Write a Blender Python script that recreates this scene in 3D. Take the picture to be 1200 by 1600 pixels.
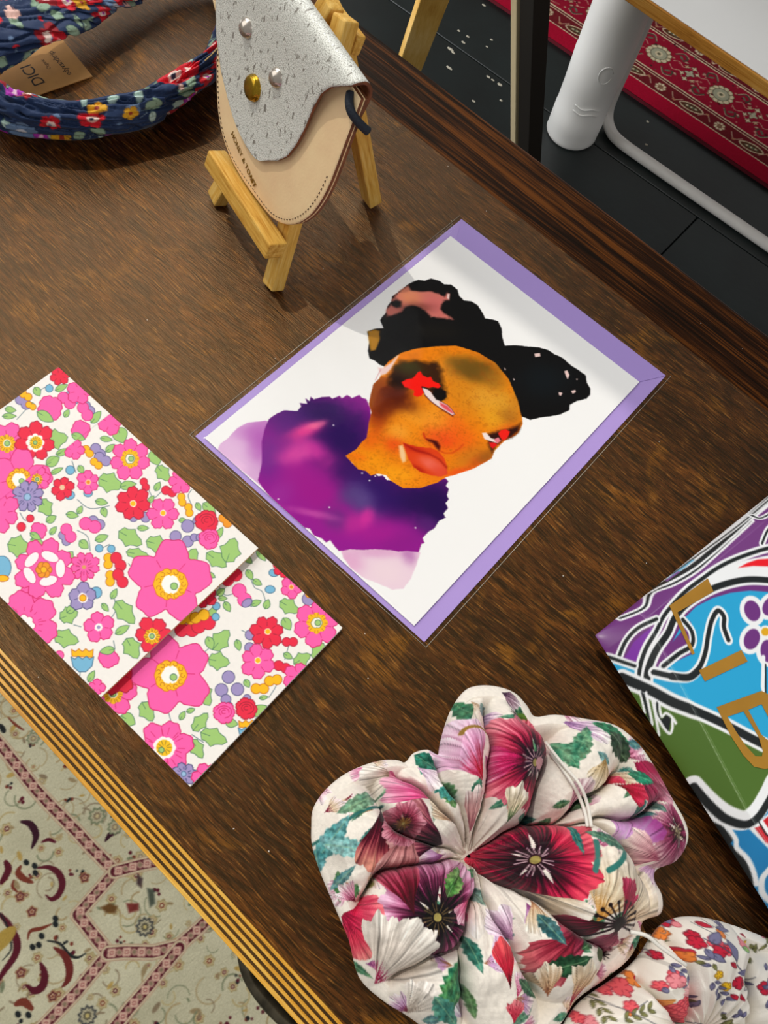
import bpy, bmesh, math, random
import numpy as np
from mathutils import Vector, Matrix

# ------------------------------------------------------------------ scene, camera, light
for o in list(bpy.data.objects):
    bpy.data.objects.remove(o, do_unlink=True)
SC = bpy.context.scene
COL = SC.collection
TZ = 0.75                      # height of the table top; lengths below are millimetres on the table top
FOC = 1300.0                   # focal length for a 1200 x 1600 frame
CAMH = 400.0
PITCH, ROLL = math.radians(64.459), math.radians(-17.862)
_cp, _sp = math.cos(PITCH), math.sin(PITCH)
_fwd = np.array([0, _cp, -_sp]); _r = np.array([1.0, 0, 0]); _d = np.cross(_fwd, _r)
_c, _s = math.cos(ROLL), math.sin(ROLL)
RR = np.array([_c * _r + _s * _d, -_s * _r + _c * _d, _fwd])      # right, down, forward

cam_data = bpy.data.cameras.new('camera')
cam = bpy.data.objects.new('camera', cam_data)
COL.objects.link(cam)
cam_data.sensor_width = 36.0
cam_data.sensor_fit = 'AUTO'
cam_data.lens = FOC / 1600.0 * 36.0
cam_data.clip_start = 0.01
_m = Matrix(((RR[0][0], -RR[1][0], -RR[2][0], 0), (RR[0][1], -RR[1][1], -RR[2][1], 0),
             (RR[0][2], -RR[1][2], -RR[2][2], 0), (0, 0, 0, 1)))
cam.matrix_world = Matrix.Translation((0, 0, TZ + CAMH / 1000)) @ _m
SC.camera = cam

SC.view_settings.view_transform = 'Standard'
SC.view_settings.look = 'None'
SC.view_settings.gamma = 1.0
SC.view_settings.use_curve_mapping = False
SC.view_settings.exposure = -0.32

TANG = math.radians(-26.9)     # direction of the table's long side
AX = np.array([math.cos(TANG), math.sin(TANG)])
AY = np.array([-AX[1], AX[0]])

world = bpy.data.worlds.new('daylight')
SC.world = world
world.use_nodes = True
world.node_tree.nodes['Background'].inputs[0].default_value = (1.0, 0.985, 0.96, 1)
world.node_tree.nodes['Background'].inputs[1].default_value = 0.36

def light(name, kind, energy, loc, target, **kw):
    l = bpy.data.lights.new(name, kind)
    l.energy = energy
    o = bpy.data.objects.new(name, l)
    COL.objects.link(o)
    o.location = loc
    o.rotation_euler = (Vector(target) - Vector(loc)).to_track_quat('-Z', 'Y').to_euler()
    for k, v in kw.items():
        setattr(l, k, v)
    return o

# sun through the window in the added left wall, whose far jamb is placed to shade the far table strip
SUN_AZ = TANG + math.radians(2.0)
SUN_EL = math.radians(64)
_sd = Vector((math.cos(SUN_AZ) * math.cos(SUN_EL), math.sin(SUN_AZ) * math.cos(SUN_EL), -math.sin(SUN_EL)))
light('sun', 'SUN', 1.3, -_sd * 3, (0, 0, 0), angle=math.radians(0.25), color=(1.0, 0.95, 0.86))
# daylight of unseen windows on the left and one to the right behind the viewer, plus an added low fill
def wpos(X, Y, z):
    return tuple(AX * X + AY * Y) + (z,)
light('far_window_daylight', 'AREA', 28, wpos(-1.38, 1.05, 1.8), wpos(0.3, 0.9, 0.9), shape='RECTANGLE', size=1.1, size_y=2.2,
      color=(0.97, 0.98, 1.0))
light('far_window_low_daylight', 'AREA', 9, wpos(-1.38, 0.80, 0.42), wpos(0.0, 1.35, 0.32), shape='RECTANGLE', size=1.0, size_y=0.6,  # added fill below table height, brightens the pillar and floor things
      color=(0.97, 0.98, 1.0))
light('near_window_daylight', 'AREA', 14, wpos(-1.38, -0.45, 1.9), wpos(0.0, 0.2, 0.85), shape='RECTANGLE', size=1.3, size_y=1.7,
      color=(1.0, 0.98, 0.95))
light('right_window_daylight', 'AREA', 9, (1.35, -0.55, 2.15), (0.1, 0.15, TZ), shape='RECTANGLE', size=0.32, size_y=0.45,
      color=(1.0, 0.98, 0.95))

# ------------------------------------------------------------------ helpers
def px(u, v, z=0.0):
    """point (mm) on the horizontal plane at height z above the table top, seen at photo pixel u, v"""
    d = np.array([(u - 600) / FOC, (v - 800) / FOC, 1.0]) @ RR
    t = (z - CAMH) / d[2]
    return np.array([t * d[0], t * d[1], z])

def pxl(pts, z=0.0):
    return np.array([px(u, v, z)[:2] for u, v in pts])

def W(x, y, z):
    return (x / 1000, y / 1000, z / 1000 + TZ)

def hexc(h):
    h = h.lstrip('#')
    return np.array([int(h[i:i + 2], 16) / 255 for i in (0, 2, 4)])

def lin(c):
    c = np.asarray(c, float)
    return np.where(c <= 0.04045, c / 12.92, ((c + 0.055) / 1.055) ** 2.4)

def link(o, parent=None):
    COL.objects.link(o)
    if parent is not None:
        o.parent = parent
    return o

def tag(o, label=None, cat=None, group=None, kind=None):
    for k, v in (('label', label), ('category', cat), ('group', group), ('kind', kind)):
        if v:
            o[k] = v
    return o

def thing(name, label, cat, loc=(0, 0, 0), rz=0.0, group=None):
    o = bpy.data.objects.new(name, None)
    o.empty_display_size = 0.02
    o.location = loc
    o.rotation_euler = (0, 0, rz)
    link(o)
    return tag(o, label, cat, group)

def mesh_obj(name, verts, faces, mat, parent=None, smooth=False):
    me = bpy.data.meshes.new(name)
    me.from_pydata([tuple(v) for v in verts], [], [tuple(f) for f in faces])
    me.update()
    if smooth:
        me.polygons.foreach_set('use_smooth', [True] * len(me.polygons))
    if mat:
        me.materials.append(mat)
    return link(bpy.data.objects.new(name, me), parent)

def bm_obj(name, bm, mat, parent=None, smooth=False):
    me = bpy.data.meshes.new(name)
    bm.normal_update()
    bm.to_mesh(me)
    bm.free()
    if smooth:
        me.polygons.foreach_set('use_smooth', [True] * len(me.polygons))
    if mat:
        me.materials.append(mat)
    return link(bpy.data.objects.new(name, me), parent)

def box(name, lo, hi, mat, parent=None, bevel=0.0, seg=2):
    """box between two corners (metres, parent's frame)"""
    bm = bmesh.new()
    bmesh.ops.create_cube(bm, size=1.0)
    lo, hi = Vector(lo), Vector(hi)
    c, s = (lo + hi) / 2, hi - lo
    for v in bm.verts:
        v.co = Vector((v.co.x * s.x, v.co.y * s.y, v.co.z * s.z)) + c
    if bevel:
        bmesh.ops.bevel(bm, geom=bm.edges[:], offset=bevel, segments=seg, affect='EDGES', profile=0.5)
    return bm_obj(name, bm, mat, parent)

def frame_box(name, origin, ex, ey, ez, lo, hi, mat, parent=None, bevel=0.0):
    """box in a local frame (origin, ex, ey, ez in mm) baked into table-top millimetres"""
    o = box(name, lo, hi, mat, parent, bevel)
    M = Matrix(((ex[0], ey[0], ez[0], origin[0]), (ex[1], ey[1], ez[1], origin[1]), (ex[2], ey[2], ez[2], origin[2]), (0, 0, 0, 1)))
    o.data.transform(M)
    o.data.transform(Matrix.Scale(0.001, 4))
    if M.to_3x3().determinant() < 0:
        o.data.flip_normals()
    return o

def tube(name, pts, rad, mat, parent=None, seg=10, caps=True):
    """round bar along a polyline; rad is a number or a list"""
    P = [Vector(p) for p in pts]
    n = len(P)
    R = rad if hasattr(rad, '__len__') else [rad] * n
    vs, fs = [], []
    up = None
    for i in range(n):
        t = (P[min(i + 1, n - 1)] - P[max(i - 1, 0)]).normalized()
        if up is None:
            up = Vector((0, 0, 1)) if abs(t.z) < 0.9 else Vector((1, 0, 0))
        a = t.cross(up).normalized()
        up = a.cross(t).normalized()
        for k in range(seg):
            q = 2 * math.pi * k / seg
            vs.append(P[i] + (a * math.cos(q) + up * math.sin(q)) * R[i])
    for i in range(n - 1):
        for k in range(seg):
            k2 = (k + 1) % seg
            fs.append((i * seg + k, i * seg + k2, (i + 1) * seg + k2, (i + 1) * seg + k))
    if caps:
        fs.append(tuple(range(seg))[::-1])
        fs.append(tuple((n - 1) * seg + k for k in range(seg)))
    o = mesh_obj(name, vs, fs, mat, parent, smooth=True)
    bm = bmesh.new(); bm.from_mesh(o.data)
    bmesh.ops.recalc_face_normals(bm, faces=bm.faces[:]); bm.to_mesh(o.data); bm.free()
    return o

def grid_obj(name, P, mat, parent=None, col=None, wrap_u=False, wrap_v=False, flip=False, smooth=True):
    """P (rows, cols, 3) -> mesh; col (rows, cols, 3) sRGB print colours stored per vertex"""
    nr, nc = P.shape[:2]
    idx = np.arange(nr * nc).reshape(nr, nc)
    if wrap_v:
        idx = np.vstack([idx, idx[:1]])
    if wrap_u:
        idx = np.hstack([idx, idx[:, :1]])
    q = np.stack([idx[:-1, :-1], idx[:-1, 1:], idx[1:, 1:], idx[1:, :-1]], -1).reshape(-1, 4)
    if flip:
        q = q[:, ::-1]
    me = bpy.data.meshes.new(name)
    me.vertices.add(nr * nc)
    me.vertices.foreach_set('co', P.reshape(-1).astype(np.float32))
    me.loops.add(q.size)
    me.loops.foreach_set('vertex_index', np.ascontiguousarray(q).reshape(-1).astype(np.int32))
    me.polygons.add(len(q))
    me.polygons.foreach_set('loop_start', np.arange(0, q.size, 4, dtype=np.int32))
    me.update(calc_edges=True)
    me.polygons.foreach_set('use_smooth', np.full(len(q), smooth))
    if col is not None:
        at = me.color_attributes.new('print', 'FLOAT_COLOR', 'POINT')
        c = np.ones((nr * nc, 4), np.float32)
        c[:, :3] = lin(np.clip(col.reshape(-1, 3), 0, 1))
        at.data.foreach_set('color', c.reshape(-1))
    if mat:
        me.materials.append(mat)
    return link(bpy.data.objects.new(name, me), parent)

# ------------------------------------------------------------------ materials
def new_mat(name):
    m = bpy.data.materials.new(name)
    m.use_nodes = True
    return m, m.node_tree.nodes, m.node_tree.links, m.node_tree.nodes['Principled BSDF']

def plain(name, c, rough=0.5, metal=0.0, spec=0.5, noise=0.0, nscale=60, bump=0.0, bscale=200, sheen=0.0):
    m, n, l, b = new_mat(name)
    c = lin(hexc(c))
    b.inputs['Base Color'].default_value = (*c, 1)
    b.inputs['Roughness'].default_value = rough
    b.inputs['Metallic'].default_value = metal
    b.inputs['Specular IOR Level'].default_value = spec
    if sheen:
        b.inputs['Sheen Weight'].default_value = sheen
    tc = n.new('ShaderNodeTexCoord')
    if noise:
        t = n.new('ShaderNodeTexNoise'); t.inputs['Scale'].default_value = nscale; t.inputs['Detail'].default_value = 5
        l.new(tc.outputs['Object'], t.inputs['Vector'])
        r = n.new('ShaderNodeValToRGB')
        r.color_ramp.elements[0].position = 0.3; r.color_ramp.elements[1].position = 0.7
        r.color_ramp.elements[0].color = (*(c * (1 - noise)), 1)
        r.color_ramp.elements[1].color = (*np.minimum(c * (1 + noise), 1), 1)
        l.new(t.outputs['Fac'], r.inputs['Fac']); l.new(r.outputs['Color'], b.inputs['Base Color'])
    if bump:
        t = n.new('ShaderNodeTexNoise'); t.inputs['Scale'].default_value = bscale; t.inputs['Detail'].default_value = 4
        l.new(tc.outputs['Object'], t.inputs['Vector'])
        bp = n.new('ShaderNodeBump'); bp.inputs['Strength'].default_value = bump; bp.inputs['Distance'].default_value = 0.001
        l.new(t.outputs['Fac'], bp.inputs['Height']); l.new(bp.outputs['Normal'], b.inputs['Normal'])
    return m

def printed(name, rough=0.55, spec=0.4, weave=0.0, wscale=1500, sheen=0.0, grain=0.0):
    """surface whose colour is the print stored on its vertices, with paper or cloth relief"""
    m, n, l, b = new_mat(name)
    a = n.new('ShaderNodeAttribute'); a.attribute_name = 'print'
    l.new(a.outputs['Color'], b.inputs['Base Color'])
    b.inputs['Roughness'].default_value = rough
    b.inputs['Specular IOR Level'].default_value = spec
    if sheen:
        b.inputs['Sheen Weight'].default_value = sheen
    if grain:
        tc = n.new('ShaderNodeTexCoord')
        t = n.new('ShaderNodeTexNoise'); t.inputs['Scale'].default_value = wscale * .6; t.inputs['Detail'].default_value = 4
        l.new(tc.outputs['Object'], t.inputs['Vector'])
        mr = n.new('ShaderNodeMapRange'); mr.inputs['To Min'].default_value = 1 - grain; mr.inputs['To Max'].default_value = 1 + grain * .5
        l.new(t.outputs['Fac'], mr.inputs['Value'])
        mx = n.new('ShaderNodeMix'); mx.data_type = 'RGBA'; mx.blend_type = 'MULTIPLY'; mx.inputs['Factor'].default_value = 1
        l.new(a.outputs['Color'], mx.inputs['A']); l.new(mr.outputs['Result'], mx.inputs['B'])
        l.new(mx.outputs['Result'], b.inputs['Base Color'])
    if weave:
        tc = n.new('ShaderNodeTexCoord')
        t = n.new('ShaderNodeTexNoise'); t.inputs['Scale'].default_value = wscale; t.inputs['Detail'].default_value = 3
        l.new(tc.outputs['Object'], t.inputs['Vector'])
        bp = n.new('ShaderNodeBump'); bp.inputs['Strength'].default_value = weave; bp.inputs['Distance'].default_value = 0.0006
        l.new(t.outputs['Fac'], bp.inputs['Height']); l.new(bp.outputs['Normal'], b.inputs['Normal'])
    return m

def wood(name, dark, mid, light_, sx=6.0, sy=60.0, fine=(40, 900), rough=0.4, bump=0.25, big=3.0, contrast=1.0, warp=0.6, axis='X', coat=0.0, flame=0.0, spec=.4):
    """wood with the grain along the object's X (or Y / Z) axis"""
    m, n, l, b = new_mat(name)
    tc = n.new('ShaderNodeTexCoord')
    mp = n.new('ShaderNodeMapping')
    if axis == 'Y':
        mp.inputs['Rotation'].default_value = (0, 0, math.pi / 2)
    if axis == 'Z':
        mp.inputs['Rotation'].default_value = (0, math.pi / 2, 0)
    l.new(tc.outputs['Object'], mp.inputs['Vector'])
    # slow wander of the grain
    nb = n.new('ShaderNodeTexNoise'); nb.inputs['Scale'].default_value = big; nb.inputs['Detail'].default_value = 2
    l.new(mp.outputs['Vector'], nb.inputs['Vector'])
    sub = n.new('ShaderNodeVectorMath'); sub.operation = 'SUBTRACT'; sub.inputs[1].default_value = (.5, .5, .5)
    l.new(nb.outputs['Color'], sub.inputs[0])
    sc = n.new('ShaderNodeVectorMath'); sc.operation = 'MULTIPLY'; sc.inputs[1].default_value = (0.02 * warp, 0.03 * warp, 0)
    l.new(sub.outputs[0], sc.inputs[0])
    ad = n.new('ShaderNodeVectorMath'); ad.operation = 'ADD'
    l.new(mp.outputs['Vector'], ad.inputs[0]); l.new(sc.outputs[0], ad.inputs[1])
    def streak(a, c, det):
        k = n.new('ShaderNodeVectorMath'); k.operation = 'MULTIPLY'; k.inputs[1].default_value = (a, c, c)
        l.new(ad.outputs[0], k.inputs[0])
        t = n.new('ShaderNodeTexNoise'); t.inputs['Scale'].default_value = 1; t.inputs['Detail'].default_value = det; t.inputs['Roughness'].default_value = .65
        l.new(k.outputs[0], t.inputs['Vector'])
        return t.outputs['Fac']
    g1 = streak(sx, sy, 4)
    g2 = streak(fine[0], fine[1], 3)
    def math_(op, a, c):
        k = n.new('ShaderNodeMath'); k.operation = op
        for i, v in enumerate((a, c)):
            if isinstance(v, (int, float)):
                k.inputs[i].default_value = v
            else:
                l.new(v, k.inputs[i])
        return k.outputs[0]
    s = math_('ADD', math_('MULTIPLY', g1, .55), math_('MULTIPLY', g2, .45))
    s = math_('ADD', math_('MULTIPLY', math_('SUBTRACT', s, .5), 2.2 * contrast), .5)
    big2 = n.new('ShaderNodeTexNoise'); big2.inputs['Scale'].default_value = 7; big2.inputs['Detail'].default_value = 3
    l.new(mp.outputs['Vector'], big2.inputs['Vector'])
    s = math_('ADD', s, math_('MULTIPLY', math_('SUBTRACT', big2.outputs['Fac'], .5), 1.0))
    if flame:
        wv = n.new('ShaderNodeTexWave'); wv.wave_type = 'RINGS'; wv.rings_direction = 'SPHERICAL'
        wv.inputs['Scale'].default_value = 14; wv.inputs['Distortion'].default_value = 5; wv.inputs['Detail'].default_value = 3
        k = n.new('ShaderNodeVectorMath'); k.operation = 'MULTIPLY_ADD'; k.inputs[1].default_value = (.6, 1.0, 1); k.inputs[2].default_value = (.26, -.17, 0)
        l.new(ad.outputs[0], k.inputs[0]); l.new(k.outputs[0], wv.inputs['Vector'])
        s = math_('ADD', s, math_('MULTIPLY', math_('SUBTRACT', wv.outputs['Fac'], .5), flame))
    r = n.new('ShaderNodeValToRGB')
    e = r.color_ramp.elements
    e[0].position = 0.12; e[0].color = (*lin(hexc(dark)), 1)
    e[1].position = 0.95; e[1].color = (*lin(hexc(light_)), 1)
    k = e.new(0.5); k.color = (*lin(hexc(mid)), 1)
    l.new(s, r.inputs['Fac']); l.new(r.outputs['Color'], b.inputs['Base Color'])
    rr = n.new('ShaderNodeMapRange'); rr.inputs['To Min'].default_value = rough + .18; rr.inputs['To Max'].default_value = rough - .08
    l.new(g2, rr.inputs['Value']); l.new(rr.outputs['Result'], b.inputs['Roughness'])
    bp = n.new('ShaderNodeBump'); bp.inputs['Strength'].default_value = bump; bp.inputs['Distance'].default_value = 0.001
    l.new(g2, bp.inputs['Height']); l.new(bp.outputs['Normal'], b.inputs['Normal'])
    b.inputs['Specular IOR Level'].default_value = spec
    b.inputs['Specular Tint'].default_value = (1.0, .70, .40, 1)
    if coat:
        b.inputs['Coat Weight'].default_value = coat; b.inputs['Coat Roughness'].default_value = 0.25
    return m

def oak(name):
    """old dark oak: mottled brown, short dark pores and pale flecks along X, golden figure in patches"""
    m, n, l, b = new_mat(name)
    tc = n.new('ShaderNodeTexCoord')
    nb = n.new('ShaderNodeTexNoise'); nb.inputs['Scale'].default_value = 5; nb.inputs['Detail'].default_value = 3
    l.new(tc.outputs['Object'], nb.inputs['Vector'])
    sub = n.new('ShaderNodeVectorMath'); sub.operation = 'MULTIPLY_ADD'; sub.inputs[1].default_value = (.03, .03, 0); sub.inputs[2].default_value = (-.015, -.015, 0)
    l.new(nb.outputs['Color'], sub.inputs[0])
    ad = n.new('ShaderNodeVectorMath'); ad.operation = 'ADD'
    l.new(tc.outputs['Object'], ad.inputs[0]); l.new(sub.outputs[0], ad.inputs[1])
    def noise(sx, sy, det, rough=.55, dist=0.0):
        k = n.new('ShaderNodeVectorMath'); k.operation = 'MULTIPLY'; k.inputs[1].default_value = (sx, sy, sy)
        l.new(ad.outputs[0], k.inputs[0])
        t = n.new('ShaderNodeTexNoise'); t.inputs['Scale'].default_value = 1; t.inputs['Detail'].default_value = det
        t.inputs['Roughness'].default_value = rough; t.inputs['Distortion'].default_value = dist
        l.new(k.outputs[0], t.inputs['Vector'])
        return t.outputs['Fac']
    def ramp(f, *st):
        r = n.new('ShaderNodeValToRGB'); e = r.color_ramp.elements
        while len(e) < len(st):
            e.new(.5)
        for q, (p, c) in zip(e, st):
            q.position = p; q.color = (*lin(hexc(c)), 1)
        l.new(f, r.inputs['Fac'])
        return r.outputs['Color']
    def mix(kind, f, a, c):
        x = n.new('ShaderNodeMix'); x.data_type = 'RGBA'; x.blend_type = kind
        for nm, v in (('Factor', f), ('A', a), ('B', c)):
            i = [q for q in x.inputs if q.name == nm and q.enabled][0]
            if isinstance(v, float):
                i.default_value = v
            elif isinstance(v, tuple):
                i.default_value = v
            else:
                l.new(v, i)
        return [q for q in x.outputs if q.enabled][0]
    base = ramp(noise(9, 34, 6, .62), (.25, '200c03'), (.5, '46230a'), (.75, '764211'))
    gold = ramp(noise(20, 26, 3, .5, 1.6), (.56, '000000'), (.70, 'ffffff'))
    base = mix('MIX', mix('MULTIPLY', 1.0, gold, (.5, .5, .5, 1)), base, (*lin(hexc('986014')), 1))
    fleck = ramp(noise(85, 900, 3), (.55, '000000'), (.68, 'ffffff'))
    base = mix('MIX', mix('MULTIPLY', 1.0, fleck, (.55, .55, .55, 1)), base, (*lin(hexc('a87030')), 1))
    pf = noise(95, 1250, 3, .6)
    pore = ramp(pf, (.38, '484848'), (.52, 'ffffff'))
    pore2 = ramp(noise(34, 420, 4, .6), (.38, '585858'), (.52, 'ffffff'))
    base = mix('MULTIPLY', 1.0, mix('MULTIPLY', 1.0, base, pore), pore2)
    l.new(base, b.inputs['Base Color'])
    b.inputs['Roughness'].default_value = .37
    b.inputs['Specular IOR Level'].default_value = .75
    b.inputs['Specular Tint'].default_value = (1.0, .60, .28, 1)
    bp = n.new('ShaderNodeBump'); bp.inputs['Strength'].default_value = .55; bp.inputs['Distance'].default_value = 0.001
    l.new(pf, bp.inputs['Height']); l.new(bp.outputs['Normal'], b.inputs['Normal'])
    return m

# ------------------------------------------------------------------ printing (patterns evaluated on the surface itself)
def vnoise(x, y, seed=0, octaves=3):
    """smooth value noise in 0..1 for arrays x, y"""
    rs = np.random.RandomState(seed)
    tab = rs.rand(64, 64)
    out = np.zeros_like(x, dtype=float); amp = 1.0; tot = 0
    for o in range(octaves):
        xi = np.floor(x).astype(int); yi = np.floor(y).astype(int)
        fx = x - xi; fy = y - yi
        fx = fx * fx * (3 - 2 * fx); fy = fy * fy * (3 - 2 * fy)
        a = tab[yi % 64, xi % 64]; b = tab[yi % 64, (xi + 1) % 64]
        c = tab[(yi + 1) % 64, xi % 64]; d = tab[(yi + 1) % 64, (xi + 1) % 64]
        out += amp * ((a * (1 - fx) + b * fx) * (1 - fy) + (c * (1 - fx) + d * fx) * fy)
        tot += amp; amp *= .5; x = x * 2.03 + 7.1; y = y * 2.03 + 3.7
    return out / tot

class Paint:
    def __init__(s, X, Y, base, aa=0.15):
        s.shape = X.shape
        s.X = X.reshape(-1).astype(float); s.Y = Y.reshape(-1).astype(float)
        s.c = np.tile(np.asarray(base, float), (s.X.size, 1))
        s.aa = aa
        s.order = np.argsort(s.Y, kind='stable'); s.Ys = s.Y[s.order]
        s.clip = None
    def near(s, x0, x1, y0, y1):
        i0, i1 = np.searchsorted(s.Ys, (y0, y1))
        k = s.order[i0:i1]
        x = s.X[k]
        k = k[(x >= x0) & (x <= x1)]
        if s.clip is not None:
            k = k[s.clip[k]]
        return k
    def sd(s, pts, pad):
        p = np.asarray(pts, float)
        k = s.near(p[:, 0].min() - pad, p[:, 0].max() + pad, p[:, 1].min() - pad, p[:, 1].max() + pad)
        x, y = s.X[k], s.Y[k]
        d = np.full(x.shape, 1e18); ins = np.zeros(x.shape, bool)
        q = np.roll(p, -1, 0)
        for (ax, ay), (bx, by) in zip(p, q):
            ex, ey = bx - ax, by - ay
            L = ex * ex + ey * ey + 1e-12
            t = np.clip(((x - ax) * ex + (y - ay) * ey) / L, 0, 1)
            dx = x - ax - t * ex; dy = y - ay - t * ey
            np.minimum(d, dx * dx + dy * dy, out=d)
            if ay != by:
                c = ((ay <= y) != (by <= y)) & (x < (y - ay) * ex / ey + ax)
                ins ^= c
        d = np.sqrt(d)
        return k, np.where(ins, -d, d)
    def mix(s, k, a, col):
        a = np.clip(a, 0, 1)[:, None]
        s.c[k] = s.c[k] * (1 - a) + np.asarray(col) * a
    def poly(s, pts, col, edge=None, lw=0.3, soft=None, alpha=1.0, wob=0.0, wscale=1.0, streak=None):
        pad = (soft or 0) + lw + s.aa + wob
        k, d = s.sd(pts, pad)
        if not len(k):
            return k
        if wob:
            d = d + (vnoise(s.X[k] * wscale, s.Y[k] * wscale, 5, 3) - .5) * 2 * wob
        w = s.aa + (soft or 0)
        if col is not None:
            s.mix(k, alpha * (0.5 - d / (2 * w)), col)
        if edge is not None:
            s.mix(k, alpha * (0.5 - (np.abs(d) - lw / 2) / (2 * s.aa)), edge)
        return k
    def line(s, pts, col, w, alpha=1.0, soft=0.0):
        p = np.asarray(pts, float); pad = w + s.aa + soft
        k = s.near(p[:, 0].min() - pad, p[:, 0].max() + pad, p[:, 1].min() - pad, p[:, 1].max() + pad)
        x, y = s.X[k], s.Y[k]
        d = np.full(x.shape, 1e18)
        for (ax, ay), (bx, by) in zip(p[:-1], p[1:]):
            ex, ey = bx - ax, by - ay
            L = ex * ex + ey * ey + 1e-12
            t = np.clip(((x - ax) * ex + (y - ay) * ey) / L, 0, 1)
            np.minimum(d, (x - ax - t * ex) ** 2 + (y - ay - t * ey) ** 2, out=d)
        s.mix(k, alpha * (0.5 - (np.sqrt(d) - w / 2) / (2 * (s.aa + soft))), col)
    def disc(s, x, y, r, col, edge=None, lw=.3, alpha=1.0, ry=None, ang=0, soft=None):
        ry = ry or r
        t = np.linspace(0, 2 * np.pi, 14, endpoint=False)
        s.poly(ell(x, y, r, ry, ang, t), col, edge, lw, soft, alpha)
    def blob(s, x, y, rx, ry, ang, col, alpha=1.0, mask=None, power=1.0):
        c, q = math.cos(ang), math.sin(ang)
        R = 2.6 * max(rx, ry)
        k = s.near(x - R, x + R, y - R, y + R)
        dx, dy = s.X[k] - x, s.Y[k] - y
        u = (dx * c + dy * q) / rx; v = (-dx * q + dy * c) / ry
        a = alpha * np.exp(-(u * u + v * v) ** power)
        if mask is not None:
            a = a * mask[k]
        s.mix(k, a, col)
    def out(s):
        return s.c.reshape(*s.shape, 3)

def ell(x, y, rx, ry, ang, t):
    c, q = math.cos(ang), math.sin(ang)
    return np.stack([x + rx * np.cos(t) * c - ry * np.sin(t) * q, y + rx * np.cos(t) * q + ry * np.sin(t) * c], 1)

def smooth_loop(pts, n=4):
    """Catmull-Rom through a closed list of points"""
    p = np.asarray(pts, float); out = []
    for i in range(len(p)):
        a, b, c, d = p[i - 1], p[i], p[(i + 1) % len(p)], p[(i + 2) % len(p)]
        for t in np.linspace(0, 1, n, endpoint=False):
            out.append(.5 * (2 * b + (c - a) * t + (2 * a - 5 * b + 4 * c - d) * t * t + (3 * b - a - 3 * c + d) * t ** 3))
    return np.array(out)

def smooth_path(pts, n=6):
    p = np.asarray(pts, float); out = []
    m = len(p)
    for i in range(m - 1):
        a, b, c, d = p[max(i - 1, 0)], p[i], p[i + 1], p[min(i + 2, m - 1)]
        for t in np.linspace(0, 1, n, endpoint=False):
            out.append(.5 * (2 * b + (c - a) * t + (2 * a - 5 * b + 4 * c - d) * t * t + (3 * b - a - 3 * c + d) * t ** 3))
    out.append(p[-1])
    return np.array(out)
# ------------------------------------------------------------------ the room
FANG = math.radians(-24.8)
def floor_mats():
    out = []
    for i, c in enumerate(('131c1c', '162020', '101818')):
        m = plain('black_floor_paint_%d' % i, c, rough=0.33, noise=0.35, nscale=9, bump=0.25, bscale=60)
        out.append(m)
    return out
FM = floor_mats()
fl = bpy.data.objects.new('floor', None); link(fl); tag(fl, kind='structure')
fl['label'] = 'floor of wide boards painted glossy blue black'
fl.location = (0, 1.2, 0); fl.rotation_euler = (0, 0, FANG)
under = box('subfloor', (-3.4, -3.6, -0.06), (3.4, 3.6, -0.012), plain('subfloor_dark', '050606', .9), fl)
PW = 0.215
_pm = {}
for i in range(-16, 17):
    joints = [-3.4, -1.9 + ((i * 0.77) % 1.5), 0.33 + ((i * 0.53) % 1.3), 3.4]
    if i == 1:
        joints = [-3.4, -1.2, 0.3, 3.4]
    for j in range(3):
        a, b = joints[j], joints[j + 1]
        o = box('floorboard', (a + .0012, i * PW - PW / 2 + .0014, -0.02), (b - .0012, i * PW + PW / 2 - .0014, 0.0), FM[(i + j) % 3], fl, bevel=.0012, seg=1)

wl = bpy.data.objects.new('wall_left', None); link(wl); tag(wl, kind='structure')  # unseen wall, added so its opening edge shades the far table strip
wl['label'] = 'white painted wall with two tall windows'
wl.location = (0, 0, 0); wl.rotation_euler = (0, 0, TANG)
WM = plain('white_wall', 'e6e4de', .8, noise=.03, nscale=3)
WX = -1.45
_jamb = 0.3205 - (WX * -1 - 0.1867) * math.tan(math.radians(2.0))
W1 = (-1.3, _jamb); W2 = (0.55, 1.75); SILL, HEAD = 0.92, 4.4
for lo, hi in (((-3.0, 0), (W1[0], 4.8)), ((W1[0], 0), (W1[1], SILL)), ((W1[0], HEAD), (W1[1], 4.8)), ((W1[1], 0), (W2[0], 4.8)),
               ((W2[0], 0), (W2[1], .06)), ((W2[0], HEAD), (W2[1], 4.8)), ((W2[1], 0), (4.2, 4.8))):
    box('wall_section', (WX - .16, lo[0], lo[1]), (WX, hi[0], hi[1]), WM, wl)
FRM = plain('white_window_paint', 'efeeea', .4)
for k, (a, b) in enumerate((W1, W2)):
    SILL = (.92, .06)[k]
    w = bpy.data.objects.new('window_%d' % (k + 1), None); link(w); tag(w, kind='structure')
    w.rotation_euler = (0, 0, TANG)
    box('window_sill', (WX - .02, a, SILL - .04), (WX + .08, b, SILL), FRM, w, bevel=.006)
    if k >= 1:
        box('window_pane', (WX - .10, a, SILL), (WX - .09, b, HEAD), plain('frosted_pane', 'e8ecee', .6), w)  # opaque sheet added to keep the sun off the floor and rug
        box('window_frame', (WX - .12, a, HEAD - .06), (WX - .06, b, HEAD), FRM, w)
        box('window_frame', (WX - .12, a, SILL), (WX - .06, b, SILL + .06), FRM, w)

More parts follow.
